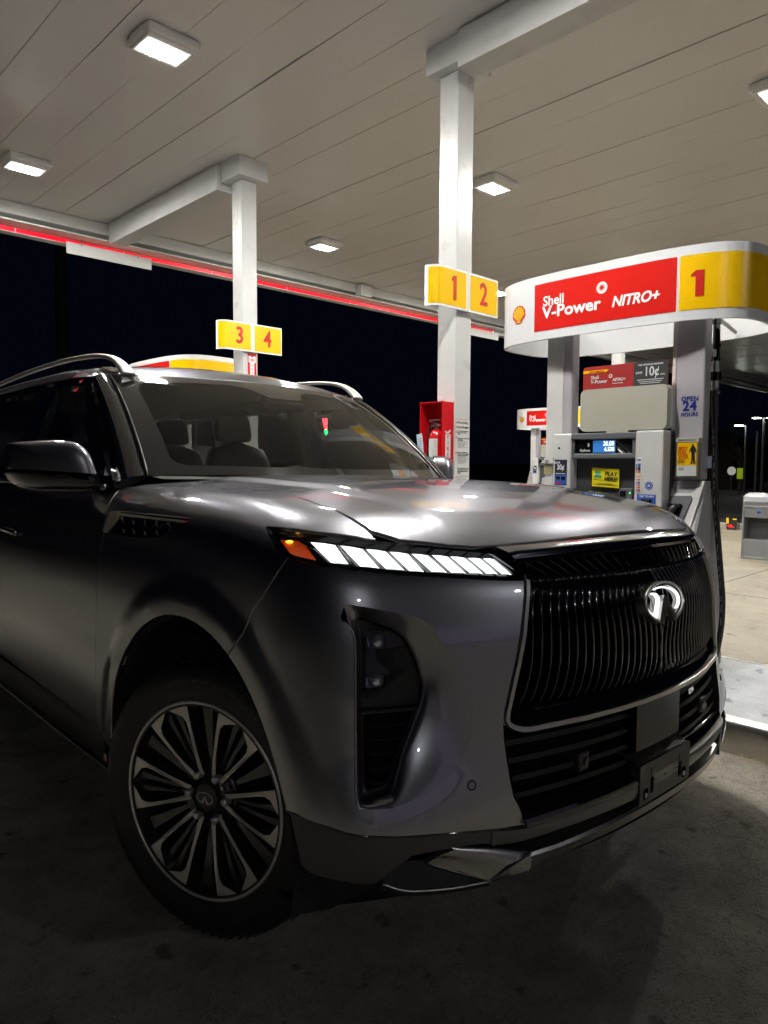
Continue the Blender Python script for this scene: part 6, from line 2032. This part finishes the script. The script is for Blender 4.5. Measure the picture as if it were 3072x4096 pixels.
W3 = [(3.12, 1.335), (3.05, 1.755), (3.7, 1.74), (4.05, 1.72), (4.1, 1.345)]
sidepanel('window_surround', SO, [W1, W2, W3], GLOSSB, .0)
sidepanel('front_side_window', W1, [], SDG, -.003)
sidepanel('rear_side_window', W2, [], PRIV, -.003)
sidepanel('quarter_window', W3, [], PRIV, -.003)
# belt trim
def belt_mb():
    mb = MB(); mb.tube([(-.957, .80, 1.300), (-.960, 1.4, 1.298), (-.958, 2.0, 1.300), (-.955, 3.0, 1.308), (-.945, 4.2, 1.325)], .009, 8, flat=(.6, 1.3)); return mb
meshlr('belt_trim', belt_mb, SATIND, smooth=True)
# roof
def roofz(x, y):
    yc = y - .146 * (abs(x) / .715) ** 2 * max(0, 1 - (y - 1.2) / 1.2)
    z = float(_pl(np.array([yc]), [1.0, 1.2, 1.3, 1.42, 1.58, 1.85, 2.6, 3.6, 4.4], [1.70, 1.806, 1.852, 1.884, 1.905, 1.918, 1.922, 1.905, 1.85])[0])
    return z - .055 * (abs(x) / .715) ** 2.2 * min(1, max(0, (yc - 1.2) / .35)) - .013 * (abs(x) / .715) ** 2 * (1 - min(1, max(0, (yc - 1.2) / .35)))
mb = MB(); rows = []
for i in range(49):
    u = -1 + 2 * i / 48
    x = .715 * u
    y0 = 1.200 + .146 * u * u
    row = [(x, y0 - .002, float(wsp(u, 1)[2]) - .02), (x, y0, float(wsp(u, 1)[2]) + .002)]
    for k in range(1, 40):
        y = y0 + .004 + (4.32 - y0) * (k / 39) ** 1.6
        row.append((x, y, roofz(x, y)))
    rows.append(row)
# side shoulders of the roof
def shoulder(s):
    out = []
    for fx, fz in ((.99, 0), (.80, 1)):
        pass
edgeR = rows[0]; 
def sidecol(s, t):
    col = []
    base = rows[0] if s < 0 else rows[-1]
    for (x, y, z) in base:
        yy = max(y, 1.30)
        e = A((s * .800, max(y, 1.345), topz(yy) + .004)); b = A((x, y, z))
        m_ = A((s * .770, (y + max(y, 1.345)) / 2, max(z - .020, topz(yy) + .012)))
        p = b * (1 - t) ** 2 + m_ * 2 * t * (1 - t) + e * t * t
        col.append(tuple(p))
    return col
allr = [sidecol(-1, t) for t in (1, .8, .6, .4, .2)] + rows + [sidecol(1, t) for t in (.2, .4, .6, .8, 1)]
mb.loft(allr, closed=False)
mb.build('roof', PAINT, car, smooth=True, fix=True)
def rail_mb():
    P = smooth_poly([(-.672, 1.262, 1.790), (-.674, 1.300, 1.822), (-.677, 1.36, 1.856), (-.68, 1.434, 1.882), (-.68, 1.55, 1.902), (-.68, 1.75, 1.919), (-.68, 2.1, 1.931), (-.68, 2.6, 1.928), (-.68, 3.2, 1.908), (-.68, 3.7, 1.882), (-.68, 3.95, 1.86)], 5)
    mb = MB(); rows = []
    for i, p in enumerate(P):
        y = p[1]
        w_ = .015 + .019 * max(0, 1 - (y - 1.26) / .22); th = .010 + .004 * max(0, 1 - (y - 1.26) / .3)
        t = (A(P[min(i + 1, len(P) - 1)]) - A(P[max(i - 1, 0)])); t /= np.linalg.norm(t); nn = np.cross(A((1, 0, 0)), t); nn = nn if nn[2] > 0 else -nn
        R_ = []
        for a in range(12):
            an = 2 * pi * a / 12
            ex = math.copysign(abs(cos(an)) ** .6, cos(an)) * w_; ez = math.copysign(abs(sin(an)) ** .6, sin(an)) * th
            R_.append(tuple(A(p) + A((ex, 0, 0)) + nn * ez))
        rows.append(R_)
    mb.loft(rows, caps=True)
    return mb
meshlr('roof_rail', rail_mb, mat('rail_brushed_silver', (.62, .60, .57), .42, metal=.85), smooth=True)
def railfoot_mb():
    mb = MB(); rows = []
    for y in np.linspace(1.36, 4.0, 20):
        rows.append([(-.699, y, roofz(-.699, y) - .01), (-.699, y, roofz(-.699, y) + .004), (-.655, y, roofz(-.655, y) + .004), (-.655, y, roofz(-.655, y) - .01)])
    mb.loft(rows, closed=False); return mb
meshlr('rail_channel', railfoot_mb, GLOSSB)

# ---- door mirrors
def mirror_side(s):
    mr = empty('door_mirror', parent=car)
    top = smooth_poly([(a, b, 0) for a, b in [(-1.206, 1.366), (-1.208, 1.41), (-1.205, 1.452), (-1.190, 1.465), (-1.144, 1.471), (-1.092, 1.475), (-1.038, 1.473), (-1.009, 1.458), (-.988, 1.428), (-.974, 1.385), (-.966, 1.350)]], 4)
    bot = smooth_poly([(a, b, 0) for a, b in [(-.966, 1.350), (-.962, 1.32), (-.970, 1.285), (-1.01, 1.281), (-1.052, 1.283), (-1.139, 1.286), (-1.184, 1.310), (-1.204, 1.342), (-1.206, 1.366)]], 4)
    c = A((-1.085, 1.385))
    def shell(name, edge, mt, dz=0):
        mb = MB(); rows = []
        # closed outline = edge + straight seam back
        n = len(edge)
        E2 = [A(e[:2]) for e in edge]
        S2 = [E2[-1] + (E2[0] - E2[-1]) * k / (n - 1) for k in range(n)]
        for k in range(n):
            row = []
            for j in range(13):
                ph = (pi / 2) * j / 12    # from rim (0) to the middle of the front (90)
                sc = cos(ph) ** .55 if j < 12 else 0
                p = S2[n - 1 - k] * 0
                seamp = A((E2[k][0], np.interp(E2[k][0], [-1.206, -.966], [1.366, 1.350])))
                mid = A((c[0], np.interp(c[0], [-1.206, -.966], [1.366, 1.350])))
                q = mid + (E2[k] - mid) * sc
                y = .875 + .923 * (abs(q[0]) - .966) - .095 * sin(ph) ** .9
                row.append((s * q[0], y, q[1]))
            row = [(row[0][0], row[0][1] + .065, row[0][2])] + row
            rows.append(row)
        mb.loft(rows, closed=False)
        return mb.build(name, mt, mr, smooth=True)
    shell('mirror_shell', top, PAINT)
    shell('mirror_base', bot, GLOSSB)
    # indicator strip along the joint
    yp_ = lambda x: .875 + .923 * (abs(x) - .966)
    mb = MB(); mb.tube([(s * x, yp_(x) - d, z) for x, z, d in ((-1.206, 1.369, .0), (-1.195, 1.368, .035), (-1.17, 1.366, .06), (-1.13, 1.363, .082), (-1.10, 1.361, .090))], .0035, 6); mb.build('turn_signal', LENS_SOLID, mr, smooth=True)
    out = [p[:2] for p in top] + [p[:2] for p in bot[1:-1]]
    mb = MB(); mb.prism([(s * p[0], p[1]) for p in out], .060, .068, fn=lambda q: (q[0], yp_(q[0]) + q[2], q[1])); mb.build('mirror_back', GLOSSB, mr)
    mb = MB(); mb.loft([[(s * -1.0, .87, 1.345), (s * -1.0, .87, 1.285), (s * -1.0, .95, 1.285), (s * -1.0, .95, 1.345)], [(s * -.955, .83, 1.345), (s * -.955, .83, 1.278), (s * -.955, .92, 1.278), (s * -.955, .92, 1.345)], [(s * -.925, .80, 1.345), (s * -.925, .80, 1.272), (s * -.925, .90, 1.272), (s * -.925, .90, 1.345)]], caps=True); mb.build('mirror_arm', GLOSSB, mr)
    return mr
lr(mirror_side)

# ---- cabin
cab = empty('cabin', parent=car)
mb = MB(); rows = []
for x in np.linspace(-.76, .76, 24):
    y0 = .50 + .26 * (x / .78) ** 2
    rows.append([(x, y0, 1.335), (x, y0 + .10, 1.345), (x, .90, 1.33), (x, 1.12, 1.285), (x, 1.20, 1.20), (x, 1.22, .95)])
mb.loft(rows, closed=False); mb.build('dashboard', DASHM, cab, smooth=True)
mb = MB(); mb.box((.05, 1.13, 1.31), (.70, .03, .10), M=Matrix.Rotation(radians(-12), 3, 'X'), bevel=.01); mb.build('dash_screen', GLOSSB, cab)
mb = MB(); mb.lathe([(.175 + .015 * cos(t), .015 * sin(t)) for t in np.linspace(0, 2 * pi, 10, endpoint=False)], lambda q: (.40 + q[0], 1.42 + q[1] * .42 + q[2] * .9, 1.235 + q[1] * .9 - q[2] * .42), 36, close=True)
mb.ball((.40, 1.40, 1.23), (.07, .03, .06), 8); mb.tube([(.24, 1.42, 1.235), (.56, 1.42, 1.235)], .014, 8); mb.tube([(.40, 1.40, 1.23), (.40, 1.20, 1.17)], .03, 8)
mb.build('steering_wheel', mat('wheel_leather_grey', (.08, .08, .075), .45), cab, smooth=True)
def seat(x, y, lab=None):
    s_ = empty('seat', parent=car)
    def pad(name, c, d, rx, mt=SEATM, taper=1.0):
        mb = MB(); loops = []
        for t in np.linspace(-1, 1, 11):
            sc = (1 - abs(t) ** 4) ** .25 * .999 + .001
            z = t * d[2] / 2
            k = 1 - (1 - taper) * (t + 1) / 2
            loops.append([(d[0] / 2 * k * sc * math.copysign(abs(cos(a)) ** .5, cos(a)), d[1] / 2 * sc * math.copysign(abs(sin(a)) ** .5, sin(a)), z) for a in np.linspace(0, 2 * pi, 24, endpoint=False)])
        mb.loft(loops, caps=True)
        M = Matrix.Translation(c) @ Matrix.Rotation(rx, 4, 'X')
        for v in mb.bm.verts: v.co = M @ v.co
        return mb.build(name, mt, s_, smooth=True)
    pad('seat_cushion', (x, y - .28, .98), (.54, .52, .16), 0)
    pad('backrest', (x, y + .02, 1.24), (.52, .14, .66), radians(-14), taper=.80)
    pad('head_restraint', (x, y + .135, 1.64), (.27, .10, .20), radians(-8), taper=.85)
    mb = MB()
    for dx in (-.06, .06): mb.tube([(x + dx, y + .11, 1.50), (x + dx, y + .13, 1.60)], .006, 8)
    mb.build('restraint_post', CHROME, s_)
    return s_
seat(-.40, 2.05); seat(.40, 2.05); seat(-.42, 2.95); seat(.42, 2.95)
# headliner, inner pillars, door cards
mb = MB(); rows = []
for x in np.linspace(-.70, .70, 14):
    rows.append([(x, y, roofz(x, y) - .035) for y in np.linspace(1.30 + .146 * (x / .715) ** 2, 4.2, 16)])
mb.loft(rows, closed=False); mb.build('headliner', TRIMB, cab, smooth=True)
def pill_mb():
    mb = MB()
    for a, b, w_ in (((-.90, 2.03, 1.32), (-.765, 2.0, 1.79), .065), ((-.90, 3.04, 1.32), (-.76, 3.0, 1.79), .08), ((-.775, .86, 1.36), (-.70, 1.40, 1.78), .045)):
        a, b = A(a), A(b); rows = []
        for t in np.linspace(0, 1, 7):
            p = a + (b - a) * t; w2 = w_ * (1.25 - .35 * t) if w_ > .05 else w_
            rows.append([tuple(p + A((.0, -w2, 0))), tuple(p + A((.05, -w2 * .7, 0))), tuple(p + A((.05, w2 * .7, 0))), tuple(p + A((.0, w2, 0)))])
        mb.loft(rows, closed=True)
    mb.tube([(-.74, 1.45, 1.79), (-.735, 2.0, 1.80), (-.735, 3.5, 1.80)], .04, 8)
    return mb
meshlr('pillar_lining', pill_mb, TRIMB, parent=cab, smooth=True)
def card_mb():
    mb = MB(); mb.loft([[(-.90, y, 1.31), (-.86, y, 1.30), (-.84, y, 1.1), (-.86, y, .55)] for y in (.95, 1.8, 2.6, 3.5, 4.1)], closed=False); return mb
meshlr('door_card', card_mb, DASHM, parent=cab)
def grab_mb():
    mb = MB(); mb.tube([(-.72, 1.52, 1.74), (-.70, 1.55, 1.715), (-.70, 1.70, 1.71), (-.72, 1.73, 1.74)], .009, 8); return mb
meshlr('grab_handle', grab_mb, TRIMB, parent=cab, smooth=True)
mb = MB(); mb.span((-.86, .9, .40), (.86, 4.2, .45)); mb.build('cabin_floor', DASHM, cab)
mb = MB(); mb.span((-.2, 1.2, .45), (.2, 2.3, 1.0), bevel=.04); mb.build('centre_console', DASHM, cab)
# unseen black box added under the hood stops light leaking through the grille
mb = MB(); mb.span((-.72, -.60, .36), (.72, .70, 1.12)); mb.build('hood_light_block', DEEP, car)
